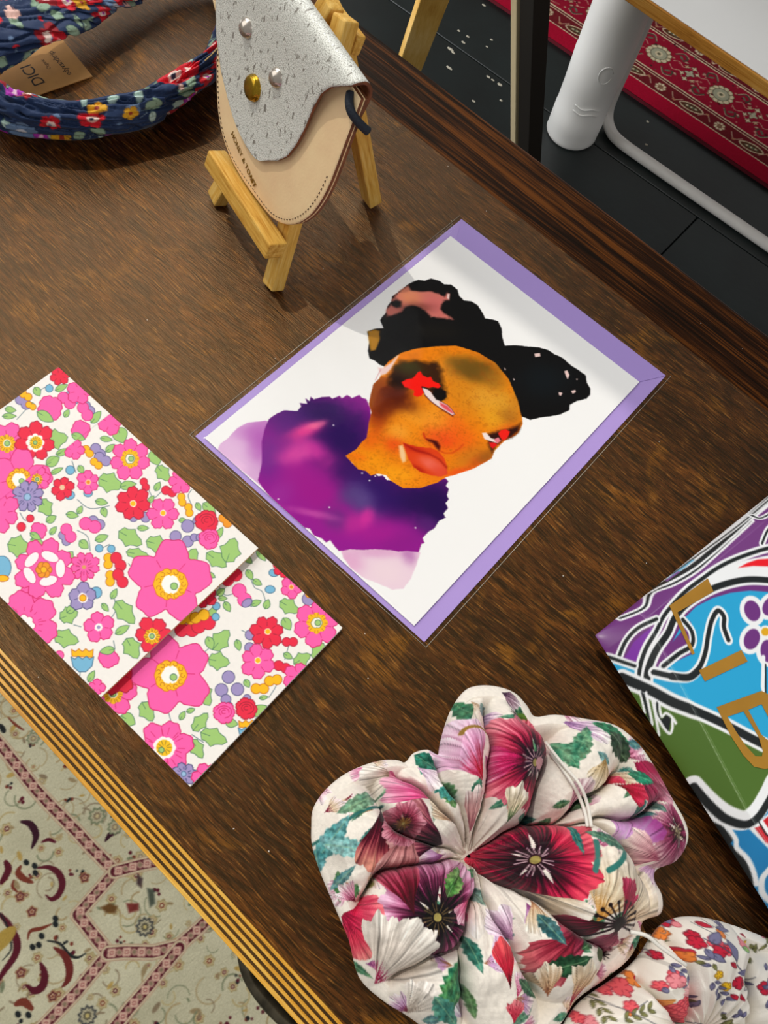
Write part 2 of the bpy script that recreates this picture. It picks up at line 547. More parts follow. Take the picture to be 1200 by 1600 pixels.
# ------------------------------------------------------------------ the table
T = thing('writing_table', 'dark brown wooden table with a striped inlaid front edge', 'table', (0, 0, TZ), TANG)
OAK = oak('dark_oak_top')
OAK2 = wood('dark_oak_border', '0d0402', '2a1205', '6a3a12', sx=3, sy=170, fine=(14, 560), rough=.38, bump=.5, contrast=2.0, warp=.25, spec=.12)
BAND = OAK
CARC = wood('black_brown_carcass', '0b0604', '1c0f08', '331d0e', axis='X', rough=.45)
L0, L1 = -0.72, 0.62
mmm = 0.001
TH = 0.022
def board(name, y0, y1, m, z1=0.0, parent=T, bevel=0.0):
    return box(name, (L0, y0 * mmm, -TH), (L1, y1 * mmm, z1), m, parent, bevel=bevel, seg=1)
board('top_board', 1.0, 390.4, OAK)
board('border_board', 390.6, 438.0, OAK2, z1=-.0001)
# rounded far lip
tp = []
for a in np.linspace(-90, 90, 9):
    tp.append((438 + 5.5 * math.cos(math.radians(a)) - .2, -5.8 + 5.5 * math.sin(math.radians(a))))
vs, fs = [], []
for X_ in (L0, L1):
    for y, z in tp:
        vs.append((X_, y * mmm, z * mmm))
    vs.append((X_, .436, -.0113)); vs.append((X_, .436, -.0003))
n_ = len(tp) + 2
order = list(range(len(tp))) + [len(tp) + 1, len(tp)]
vs2 = [vs[i] for i in order] + [vs[n_ + i] for i in order]
for i in range(n_):
    j = (i + 1) % n_
    fs.append((i, j, n_ + j, n_ + i))
fs.append(tuple(range(n_))[::-1]); fs.append(tuple(range(n_, 2 * n_)))
mesh_obj('far_edge_moulding', vs2, fs, OAK2, T)
board('front_band', -11.9, 1.0, BAND)
# five pale strips with dark strips between them
BOX = wood('boxwood_strip', 'a86a18', 'd89c34', 'efc868', sx=20, sy=500, fine=(90, 1500), rough=.4, bump=.3, contrast=.8, coat=.2)
EBO = wood('dark_strip', '1a0f06', '38240f', '5a3c18', sx=20, sy=500, fine=(90, 1500), rough=.45, bump=.3, contrast=.9)
y = -12.0
for i in range(5):
    wl_ = 1.45 if i < 4 else 1.9
    o = box('inlay_strip', (L0, (y - wl_) * mmm, -.010), (L1, y * mmm, .0001 - .00012 * i), BOX, T, bevel=.00018, seg=1)
    o['label'] = 'pale yellow inlay strip'
    y -= wl_
    if i < 4:
        box('dark_inlay_strip', (L0, (y - 1.2) * mmm, -.010), (L1, y * mmm, -.0003 - .00012 * i), EBO, T)
        y -= 1.2
box('apron', (L0 + .05, .004, -.13), (L1 - .05, .022, -TH), CARC, T)
box('apron', (L0 + .05, .405, -.13), (L1 - .05, .420, -TH), CARC, T)
box('drawer_front', (-.18, -.001, -.118), (.30, .004, -.030), CARC, T, bevel=.002)
for sx in (L0 + .06, L1 - .11):
    for sy in (.0, .372):
        box('leg', (sx, sy, -TZ + .0105), (sx + .05, sy + .05, -TH), CARC, T, bevel=.004)
# drop handle of the drawer, sticking out below the front edge
BRZ = plain('dark_bronze', '5a5344', .3, metal=.8, noise=.5, nscale=120)
cx = 0.040
hp = []
for a in np.linspace(-1, 1, 25):
    X_ = cx + .042 * a
    out_ = (1 - abs(a) ** 3.2)
    hp.append((X_, -.004 - .028 * out_, -.052 - .018 * out_))
h = tube('bail_handle', hp, [.0024 + .0016 * (1 - abs(a)) for a in np.linspace(-1, 1, 25)], BRZ, T, seg=10)
h['label'] = 'dark bronze drop handle below the table edge'
for s in (-1, 1):
    box('handle_mount', (cx + s * .042 - .007, -.008, -.060), (cx + s * .042 + .007, .0, -.044), BRZ, h, bevel=.002)
# ------------------------------------------------------------------ greeting card, envelope and clear sleeve
CA = math.radians(-25.4)
ca = np.array([math.cos(CA), math.sin(CA)]); cb = np.array([-ca[1], ca[0]])     # short side, long side (towards far end)
def rect_local(c, w, h, P):
    d = np.asarray(P) - c
    return np.stack([d @ ca, d @ cb], 1)
env_c = np.array([14.3, 267.8]); card_c = np.array([9.2, 262.3])
LIL = plain('lilac_paper', 'b196da', .6, noise=.03, nscale=15, bump=.05, bscale=900)
ev = thing('envelope', 'lilac paper envelope lying flat under the portrait card', 'envelope', W(*env_c, 0), CA)
ew, eh = 163.8, 229.3
def slab(name, w, h, z0, z1, mat, parent, c=(0, 0), bevel=0.0):
    return box(name, ((c[0] - w / 2) * mmm, (c[1] - h / 2) * mmm, z0 * mmm), ((c[0] + w / 2) * mmm, (c[1] + h / 2) * mmm, z1 * mmm), mat, parent, bevel)
slab('envelope_back', ew, eh, .30, .60, LIL, ev)
# flap folded in at the far short side with its slanted left end
fv = [(-ew / 2, eh / 2), (ew / 2, eh / 2), (ew / 2 - 24, eh / 2 - 42), (-ew / 2 + 24, eh / 2 - 42)]
FLP = plain('lilac_flap_paper', 'a98fd4', .6)
fo = mesh_obj('envelope_flap', [(x * mmm, y_ * mmm, .00062) for x, y_ in fv] + [(x * mmm, y_ * mmm, .00090) for x, y_ in fv],
              [(3, 2, 1, 0), (4, 5, 6, 7), (0, 1, 5, 4), (1, 2, 6, 5), (2, 3, 7, 6), (3, 0, 4, 7)], FLP, ev)

cw, ch = 150.0, 210.0
cd = thing('greeting_card', 'white greeting card printed with a watercolour portrait in orange black and purple', 'card', W(*card_c, 0.95), CA)
PAPER = plain('white_card', 'f6f5f2', .5)
slab('back_leaf', cw, ch, 0, .30, PAPER, cd)
RES = 0.40
nx, ny = int(cw / RES), int(ch / RES)
gx, gy = np.meshgrid(np.linspace(-cw / 2, cw / 2, nx), np.linspace(-ch / 2, ch / 2, ny))
pt = Paint(gx, gy, hexc('f7f6f4'), aa=.2)
def C5(L, k=3, ox=540, oy=420):      # points read off an enlarged view -> card millimetres
    return rect_local(card_c, 0, 0, pxl([(ox + x / k, oy + y / k) for x, y in L], 2.0))
def C4(L):
    return C5(L, 1.558, 290, 330)
def P1(x, y, f=C5):
    return f([(x, y)])[0]
nz1 = vnoise(gx.reshape(-1) * .12 + 9, gy.reshape(-1) * .12 + 4, 3, 5)
nz2 = vnoise(gx.reshape(-1) * .5 + 20, gy.reshape(-1) * .5 + 30, 8, 4)
def mask_of(pts, soft=.25, wob=.0, ws=.6):
    m = np.zeros(pt.X.size)
    k, d = pt.sd(pts, soft + wob + .5)
    if wob:
        d = d + (vnoise(pt.X[k] * ws, pt.Y[k] * ws, 11, 3) - .5) * 2 * wob
    m[k] = np.clip(.5 - d / (2 * soft), 0, 1)
    return m
def wash(mask, col, alpha=1.0):
    k = np.nonzero(mask > 0)[0]
    pt.mix(k, mask[k] * alpha, hexc(col) if isinstance(col, str) else col)
def blob4(x, y, r, ry, ang, col, al, mask, f=C4, sc=1.558):
    p = P1(x, y, f); q = P1(x + r * math.cos(ang), y + r * math.sin(ang), f); q2 = P1(x - ry * math.sin(ang), y + ry * math.cos(ang), f)
    v = q - p; ru = np.hypot(*v); rv = np.hypot(*(q2 - p))
    # organic edge: modulate by noise
    k = np.nonzero(mask > 0)[0]
    c_, s_ = v / (ru + 1e-9)
    dx, dy = pt.X[k] - p[0], pt.Y[k] - p[1]
    uu = (dx * c_ + dy * s_) / ru; vv = (-dx * s_ + dy * c_) / rv
    e = (uu * uu + vv * vv) * (0.55 + .9 * nz1[k]) + (nz2[k] - .5) * .35
    pt.mix(k, al * mask[k] * np.exp(-np.clip(e, 0, 20) ** 1.3), hexc(col))

# coat: pale lobes, then purple body
def spiky(L, amp, n, seed):
    p = np.asarray(L, float); rs = random.Random(seed); out = []
    for i in range(len(p)):
        a, b = p[i], p[(i + 1) % len(p)]
        for j in range(n):
            t = j / n
            q = a + (b - a) * t
            out.append(q + np.array([rs.uniform(-amp, amp), rs.uniform(-amp, amp)]))
    return np.array(out)
pale = mask_of(C4([(78, 580), (85, 565), (105, 550), (125, 528), (150, 514), (195, 509), (215, 520), (215, 700), (180, 665), (130, 625), (95, 596)]), .3, .25)
wash(pale, 'd9a8d6', .95)
blob4(110, 590, 60, 40, .6, 'e6bfe2', .8, pale); blob4(150, 540, 40, 20, .3, 'c77fc6', .6, pale); blob4(190, 560, 40, 60, 0, 'b358b4', .85, pale)
blob4(130, 620, 25, 14, .7, 'eec4e6', .7, pale)
palb = mask_of(C4([(378, 826), (420, 815), (560, 825), (572, 830), (562, 862), (548, 895), (530, 918), (505, 921), (468, 905), (430, 890), (400, 865), (384, 842)]), .3, .3)
wash(palb, 'edd0de', .95)
blob4(400, 850, 40, 25, .6, 'e2a6cc', .8, palb); blob4(470, 830, 80, 14, 0, 'd894c4', .6, palb); blob4(490, 880, 45, 30, 0, 'f2d9e0', .7, palb); blob4(545, 835, 20, 25, 0, 'b56aae', .7, palb)
body = [(203, 505), (222, 492), (240, 484), (272, 486), (282, 474)]
fur = [(278, 466), (296, 468), (292, 455), (302, 462), (304, 450), (312, 457), (330, 452), (352, 450), (356, 456), (375, 448), (380, 455), (394, 446), (405, 454), (424, 446), (428, 453), (440, 456), (450, 480), (452, 520), (446, 545)]
neck = [(445, 572), (430, 590), (400, 600), (404, 612), (420, 622), (440, 628), (450, 640), (456, 634), (470, 645), (480, 642), (490, 654), (510, 656), (535, 666), (562, 664), (588, 654), (612, 650), (634, 650)]
rightfur = [(640, 656), (634, 668), (641, 676), (636, 690), (641, 700), (633, 710), (639, 722), (628, 735), (633, 745), (618, 752), (605, 772), (590, 780), (577, 795), (582, 806), (574, 810), (568, 830)]
low = [(540, 826), (520, 828), (500, 824), (460, 822), (430, 824), (400, 822), (384, 826), (372, 826), (356, 806), (352, 800), (342, 806), (332, 796), (312, 788), (302, 772), (292, 770), (282, 774), (262, 750), (240, 738), (230, 722), (190, 676), (176, 655), (186, 610), (185, 560), (192, 530)]
coat = mask_of(C4(body + fur + neck + rightfur + low), .22, .22, 1.2)
wash(coat, '961a90')
for a in [(420, 660, 150, 60, .5, '35105c', .9), (330, 500, 110, 60, .2, '2c0d55', 1), (390, 560, 80, 60, .6, '2a0c55', 1), (250, 520, 60, 50, .8, '5a1f7c', .8),
          (560, 700, 110, 55, .1, '2a0b52', 1), (610, 720, 50, 70, 0, '240a4c', 1), (460, 690, 70, 50, .7, '2e1060', .9), (520, 800, 60, 30, 0, '7c1880', .8),
          (280, 640, 110, 50, .7, 'a31f8f', .9), (200, 600, 40, 60, 0, '73288c', .8), (330, 690, 90, 50, .6, 'a0168a', .9), (440, 770, 120, 40, .2, 'a81a90', .9),
          (300, 575, 60, 26, .5, 'c52f98', .9), (270, 590, 46, 22, -.3, 'd94aa2', .85), (292, 533, 42, 16, -.3, 'ea3f93', .95), (318, 520, 26, 8, -.3, 'f2709c', .8),
          (428, 700, 48, 34, .8, '5d4888', .85), (400, 690, 30, 26, 0, '57407f', .6), (370, 748, 40, 30, .4, '6f2a80', .8), (310, 735, 60, 9, .2, 'd05cac', .6),
          (440, 745, 18, 26, .5, 'd8309c', .85), (405, 760, 20, 26, .3, 'c42a96', .7), (590, 762, 30, 22, .5, '5b2374', .7), (225, 690, 26, 40, .8, '9d2a97', .8), (540, 815, 60, 14, 0, '92198a', .8)]:
    blob4(*a, coat)
for x, y in ((430, 637), (462, 644), (448, 655), (540, 640), (520, 660), (226, 700), (350, 720), (560, 770), (360, 520)):
    q = P1(x, y, C4); pt.disc(q[0], q[1], .45, hexc('e9d8e8'))
# face
face = mask_of(C5([(175, 470), (215, 395), (290, 345), (420, 325), (520, 320), (630, 350), (720, 415), (790, 510), (805, 590), (828, 680), (830, 730), (805, 775), (745, 805), (700, 850), (685, 888), (600, 935), (520, 962), (470, 976), (430, 1000), (350, 1026), (270, 1026), (210, 990), (190, 965), (150, 958), (118, 968), (95, 945), (60, 938), (40, 918), (0, 875), (50, 845), (72, 815), (100, 790), (110, 720), (122, 670), (110, 630), (118, 590), (130, 540), (160, 510)]), .22, .2, 1.4)
wash(face, 'ee8208')
F5 = lambda *a: blob4(*a, face, C5)
for a in [(600, 560, 170, 150, .3, 'd2861a', .8), (740, 640, 90, 70, 1.2, 'd99a2c', .9), (650, 600, 70, 60, .5, 'e3a030', .7), (700, 700, 70, 60, .8, 'e8a11e', .8), (520, 470, 120, 45, .2, 'd98a26', .8),
          (600, 480, 95, 42, .3, '6f4d12', .85), (560, 455, 70, 26, .3, '8a6420', .8), (650, 470, 40, 30, .5, '5e4312', .7), (770, 690, 50, 40, 0, '9a5a18', .6),
          (300, 720, 190, 110, .3, 'f08a12', .7), (330, 690, 120, 50, .4, 'f29a24', .8), (170, 640, 55, 60, .3, '7a2606', .8), (200, 590, 90, 45, .3, '5e1a08', .85), (250, 570, 60, 30, .2, '4a120a', .8),
          (150, 700, 40, 60, 0, 'd9480c', .7), (120, 800, 40, 60, .4, 'e85a0a', .6), (480, 790, 85, 70, 0, 'ee4a14', .85), (500, 720, 50, 60, 0, 'f06a18', .7), (430, 780, 60, 40, .3, 'ea3c12', .7), (560, 790, 60, 70, 0, 'f0640f', .7),
          (600, 880, 90, 50, -.4, 'c8741a', .8), (640, 900, 60, 30, -.4, 'e84410', .6), (540, 950, 80, 20, -.2, 'f04818', .7), (750, 770, 60, 40, -.6, 'e24a12', .6), (120, 900, 90, 50, .4, 'f79a0c', .8), (250, 970, 110, 50, .1, 'f8a012', .9),
          (350, 1000, 70, 24, 0, 'f58a0c', .8), (60, 880, 50, 20, .2, 'f4720c', .7), (230, 820, 50, 40, .3, 'ea4c10', .8), (400, 930, 60, 60, .5, 'ef6a1a', .5), (300, 880, 60, 40, .3, 'f07c12', .5), (800, 620, 30, 70, .3, 'c9801e', .7), (660, 420, 60, 16, .5, 'c46a12', .6)]:
    F5(*a)
for a in [(215, 600, 110, 55, .35, '551804', .95), (165, 650, 60, 75, .2, '6a2206', .9), (610, 475, 105, 50, .3, '6a4c12', .9), (690, 520, 60, 40, .6, 'a8701c', .7), (140, 600, 34, 60, .2, '8a3a0c', .8), (660, 880, 50, 26, -.5, '8a5a18', .7), (430, 700, 60, 90, .2, 'f5a02a', .5), (250, 760, 60, 40, .2, 'f6a83a', .6)]:
    F5(*a)
# faint tide lines of the wash
kf = np.nonzero(face > .3)[0]
tl = np.abs(((nz1[kf] * 7) % 1) - .5) < .035
pt.mix(kf[tl], face[kf[tl]] * .22, hexc('7a3404'))
pt.mix(kf, face[kf] * np.clip((nz2[kf] - .56) * 1.2, 0, .25), hexc('a04a08'))
edge = mask_of(C5([(130, 545), (165, 505), (215, 505), (205, 540), (160, 560), (140, 610), (125, 660), (112, 640), (118, 590)]), .3, .2)
wash(edge, '9a4a10', .7)
# dark of the brow and eye
dk = mask_of(C5([(200, 540), (205, 500), (230, 445), (290, 425), (360, 430), (430, 440), (450, 480), (455, 530), (475, 580), (462, 612), (430, 618), (395, 575), (360, 545), (300, 560), (250, 560)]), 2.0, 2.4, .3)
wash(dk, '2a1305', .93)
blob4(300, 460, 70, 34, .1, '3a3a10', .8, dk, C5); blob4(240, 520, 40, 30, 0, '180804', .8, dk, C5)
pt.poly(C5([(262, 530), (290, 515), (312, 512), (325, 500), (340, 482), (352, 478), (362, 498), (385, 508), (400, 503), (412, 525), (436, 534), (446, 548), (436, 560), (412, 552), (390, 556), (372, 552), (366, 580), (356, 592), (335, 600), (318, 590), (322, 568), (300, 560), (278, 552)]), hexc('f5170c'), wob=.25, wscale=1.2)
pt.poly(C5([(358, 553), (378, 556), (398, 572), (416, 596), (444, 618), (478, 636), (498, 656), (513, 680), (502, 686), (470, 666), (430, 642), (396, 616), (372, 588)]), hexc('eedcd8'), hexc('4a0f10'), .35)
pt.poly(C5([(440, 622), (480, 640), (505, 668), (505, 680), (470, 660), (445, 640)]), hexc('e0505c'), soft=.3, alpha=.8)
pt.poly(C5([(410, 582), (418, 566), (446, 566), (470, 580), (468, 606), (446, 616), (424, 608)]), hexc('140a08'), soft=.2)
pt.poly(C5([(408, 586), (414, 566), (440, 558), (468, 572), (476, 598), (452, 618), (426, 612)]), hexc('0e0806'), soft=.3)
pt.line(C5([(360, 552), (400, 566), (440, 560), (470, 575)]), hexc('1a0a06'), .9, .9, .2)
pt.line(C5([(372, 592), (410, 628), (460, 664), (504, 690)]), hexc('6a1a10'), .6, .8, .2)
# second eye
pt.poly(C5([(655, 775), (700, 762), (745, 752), (770, 745), (800, 735), (822, 720), (815, 760), (780, 790), (740, 800), (705, 830), (688, 862), (672, 830), (668, 800)]), hexc('30100a'), soft=.8, alpha=.85, wob=.5)
pt.poly(C5([(640, 768), (660, 766), (682, 792), (712, 800), (708, 814), (680, 806), (652, 796)]), hexc('f2e2da'), soft=.1)
pt.poly(C5([(716, 770), (728, 756), (752, 750), (771, 762), (762, 786), (745, 802), (732, 798)]), hexc('ee2016'), wob=.2)
pt.poly(C5([(674, 812), (700, 812), (714, 824), (690, 841), (680, 832)]), hexc('e01a1a'), wob=.2)
pt.poly(C5([(694, 798), (718, 788), (728, 804), (712, 818)]), hexc('e47a86'), wob=.2)
# nose and mouth
pt.line(C5([(366, 770), (372, 790), (388, 800)]), hexc('b81408'), .9, .8, .4)
pt.poly(C5([(378, 795), (404, 798), (430, 806), (446, 830), (440, 852), (424, 836), (408, 815), (390, 808)]), hexc('4a0a06'), soft=.5, alpha=.9)
pt.line(C5([(440, 850), (465, 862), (500, 862), (535, 840), (552, 822)]), hexc('d23a10'), .7, .8, .3)
lips = mask_of(C5([(268, 812), (300, 822), (340, 832), (400, 838), (438, 856), (462, 885), (476, 920), (478, 960), (446, 972), (400, 966), (350, 950), (318, 926), (296, 890), (280, 850)]), .35, .3)
wash(lips, 'dd3a14', .9)
blob4(400, 915, 60, 28, .5, 'ee6a56', .9, lips, C5); blob4(330, 845, 60, 14, .3, 'b81a0c', .7, lips, C5); blob4(440, 950, 40, 24, .5, 'e24a30', .8, lips, C5); blob4(345, 940, 40, 12, .5, 'a81408', .7, lips, C5)
pt.line(C5([(280, 822), (330, 850), (390, 865), (440, 892), (474, 930)]), hexc('8e0d08'), .8, .7, .5)
pt.poly(C5([(250, 828), (268, 824), (282, 866), (283, 900), (268, 908), (256, 880)]), hexc('f4c890'), soft=.4, alpha=.95)
# hair
hair = C5([(182, 455), (160, 448), (135, 428), (112, 418), (104, 380), (112, 340), (101, 292), (140, 278), (178, 276), (162, 240), (172, 222), (190, 205), (196, 172), (215, 150), (218, 128), (245, 108), (270, 90), (292, 72), (312, 60), (340, 50), (372, 53), (402, 43), (440, 54), (462, 70), (496, 72), (526, 96), (534, 126), (556, 146), (592, 150), (622, 170), (644, 206), (656, 230), (690, 236), (716, 244), (732, 276), (736, 320), (748, 358), (800, 356), (850, 362), (905, 366), (950, 378), (980, 398), (1020, 416), (1045, 440), (1060, 452), (1100, 478), (1128, 498), (1132, 532), (1150, 560), (1148, 590), (1128, 608), (1085, 618), (1052, 636), (1050, 660), (1010, 680), (960, 690), (920, 694), (868, 706), (826, 690), (806, 610), (766, 516), (704, 440), (622, 390), (520, 358), (420, 362), (330, 372), (262, 392), (205, 430)])
hm = mask_of(hair, .22, .25, 1.0)
wash(hm, '0d0c0c')
blob4(930, 520, 120, 90, 0, '10161a', .8, hm, C5); blob4(420, 290, 120, 40, 0, '171410', .8, hm, C5)
pink = mask_of(C5([(196, 222), (190, 195), (212, 165), (240, 180), (262, 176), (262, 150), (240, 142), (216, 150), (236, 118), (270, 92), (295, 76), (306, 100), (350, 104), (400, 104), (440, 116), (462, 130), (478, 110), (488, 118), (484, 142), (462, 148), (448, 165), (446, 190), (462, 208), (496, 226), (505, 236), (440, 228), (400, 222), (378, 196), (350, 176), (310, 166), (280, 176), (262, 200), (230, 214)]), .9, .7, .8)
wash(pink, 'd4766a', .95)
blob4(300, 130, 60, 40, .2, 'dd8a5e', .8, pink, C5); blob4(420, 170, 60, 40, .3, 'cf6a68', .8, pink, C5); blob4(330, 180, 80, 24, 0, '5a2a22', .6, pink, C5)
gold = mask_of(C5([(105, 292), (140, 282), (160, 290), (160, 335), (138, 380), (118, 384), (110, 340)]), .6, .5)
wash(gold, 'b98224', .95)
for L in ([(886, 396), (912, 393), (914, 408), (890, 412)], [(1026, 478), (1040, 474), (1050, 496), (1042, 516), (1034, 500)], [(1000, 576), (1018, 580), (1010, 594), (1002, 590)], [(1058, 570), (1078, 566), (1080, 576), (1066, 584)], [(1080, 514), (1090, 514), (1086, 520)], [(744, 460), (752, 470), (748, 474)], [(786, 510), (794, 516), (790, 522)], [(478, 116), (488, 114), (486, 142), (476, 136)]):
    pt.poly(C5(L), hexc('e8c8c2'))
pt.poly(C5([(150, 460), (175, 462), (215, 436), (240, 404), (252, 402), (238, 426), (212, 470), (190, 492), (165, 500)]), hexc('efcfcb'), soft=.3, alpha=.8)
pt.line(C5([(165, 470), (150, 500), (140, 520)]), hexc('c86a78'), .4, .7)
dz = 0.30 + 0.5 * ((gx + cw / 2) / cw) ** 2 * 0 + .12
cardP = np.stack([gx * mmm, gy * mmm, np.full_like(gx, .00062)], -1)
CARDM = printed('card_print', rough=.6, spec=.06)
fr = grid_obj('front_leaf', cardP, CARDM, cd, pt.out())
fr['label'] = 'white front leaf with watercolour portrait'
slab('front_leaf_core', cw, ch, .34, .60, PAPER, cd)

# clear sleeve: two film layers with sealed rims
def film_mat():
    m, n, l, b = new_mat('clear_film')
    n.remove(b)
    out = n['Material Output']
    tr = n.new('ShaderNodeBsdfTransparent'); tr.inputs[0].default_value = (.985, .985, .985, 1)
    gl = n.new('ShaderNodeBsdfGlossy'); gl.inputs['Roughness'].default_value = .06
    lw_ = n.new('ShaderNodeLayerWeight'); lw_.inputs['Blend'].default_value = .5
    pw = n.new('ShaderNodeMath'); pw.operation = 'POWER'; pw.inputs[1].default_value = 5.0
    l.new(lw_.outputs['Facing'], pw.inputs[0])
    fr_ = n.new('ShaderNodeMath'); fr_.operation = 'MULTIPLY_ADD'; fr_.inputs[1].default_value = .8; fr_.inputs[2].default_value = .003
    l.new(pw.outputs[0], fr_.inputs[0])
    tc = n.new('ShaderNodeTexCoord'); t = n.new('ShaderNodeTexNoise'); t.inputs['Scale'].default_value = 26; t.inputs['Detail'].default_value = 2
    bp = n.new('ShaderNodeBump'); bp.inputs['Strength'].default_value = .12; bp.inputs['Distance'].default_value = .004
    l.new(tc.outputs['Object'], t.inputs['Vector']); l.new(t.outputs['Fac'], bp.inputs['Height'])
    l.new(bp.outputs['Normal'], gl.inputs['Normal'])
    mx = n.new('ShaderNodeMixShader')
    l.new(fr_.outputs[0], mx.inputs[0]); l.new(tr.outputs[0], mx.inputs[1]); l.new(gl.outputs[0], mx.inputs[2])
    l.new(mx.outputs[0], out.inputs['Surface'])
    return m
FILM = film_mat()
RIM = plain('film_rim', 'b7ab98', .2, spec=.8)
sl = thing('clear_sleeve', 'clear cellophane sleeve around the portrait card and envelope', 'sleeve', W(14.35, 268.4, 0), CA)
sw, sh = 169.0, 233.1
ns = 40
sx_, sy_ = np.meshgrid(np.linspace(-sw / 2, sw / 2, ns), np.linspace(-sh / 2, sh / 2, ns))
ed = np.minimum(np.minimum(sx_ + sw / 2, sw / 2 - sx_), np.minimum(sy_ + sh / 2, sh / 2 - sy_))
sz = .2 + 1.75 * np.clip(ed / 3.0, 0, 1)
grid_obj('top_film', np.stack([sx_, sy_, sz], -1) * mmm, FILM, sl)
grid_obj('bottom_film', np.stack([sx_, sy_, np.full_like(sx_, .12)], -1) * mmm, FILM, sl, flip=True)
h2, w2 = sh / 2, sw / 2
for p, q in (((-w2, -h2), (w2, -h2)), ((w2, -h2), (w2, h2)), ((-w2, h2), (-w2, -h2))):
    tube('sealed_edge', [(p[0] * mmm, p[1] * mmm, .00025), (q[0] * mmm, q[1] * mmm, .00025)], .00016, RIM, sl, seg=6)
# ------------------------------------------------------------------ long floral notepad with a folded-over cover
NA = math.atan2(123.0 - 211.0, -2 + 190.0)        # its long side runs along the table
na = np.array([math.cos(NA), math.sin(NA)]); nb = np.array([-na[1], na[0]])
NO = np.array([-2.0, 122.4])                      # its right-hand corner
NLEN, NWID = 207.0, 101.0
np_ = thing('floral_notepad', 'long notepad covered in pink and red flower print on white', 'notepad', W(NO[0], NO[1], 0), NA)
WHITE = hexc('f6f1ea')
INK = {'pink': ('ff5fae', 'd81a63'), 'red': ('ee2344', 'a80f30'), 'lilac': ('a293c4', '4a4a78'), 'green': ('a2cc74', '3f7058'),
       'yellow': ('fdbd08', 'c4640c'), 'blue': ('78b8d8', '3a6484'), 'orange': ('f59a1c', 'b55a10')}
def nloc(pts, z):
    d = pxl(pts, z) - NO
    return np.stack([d @ na, d @ nb], 1)
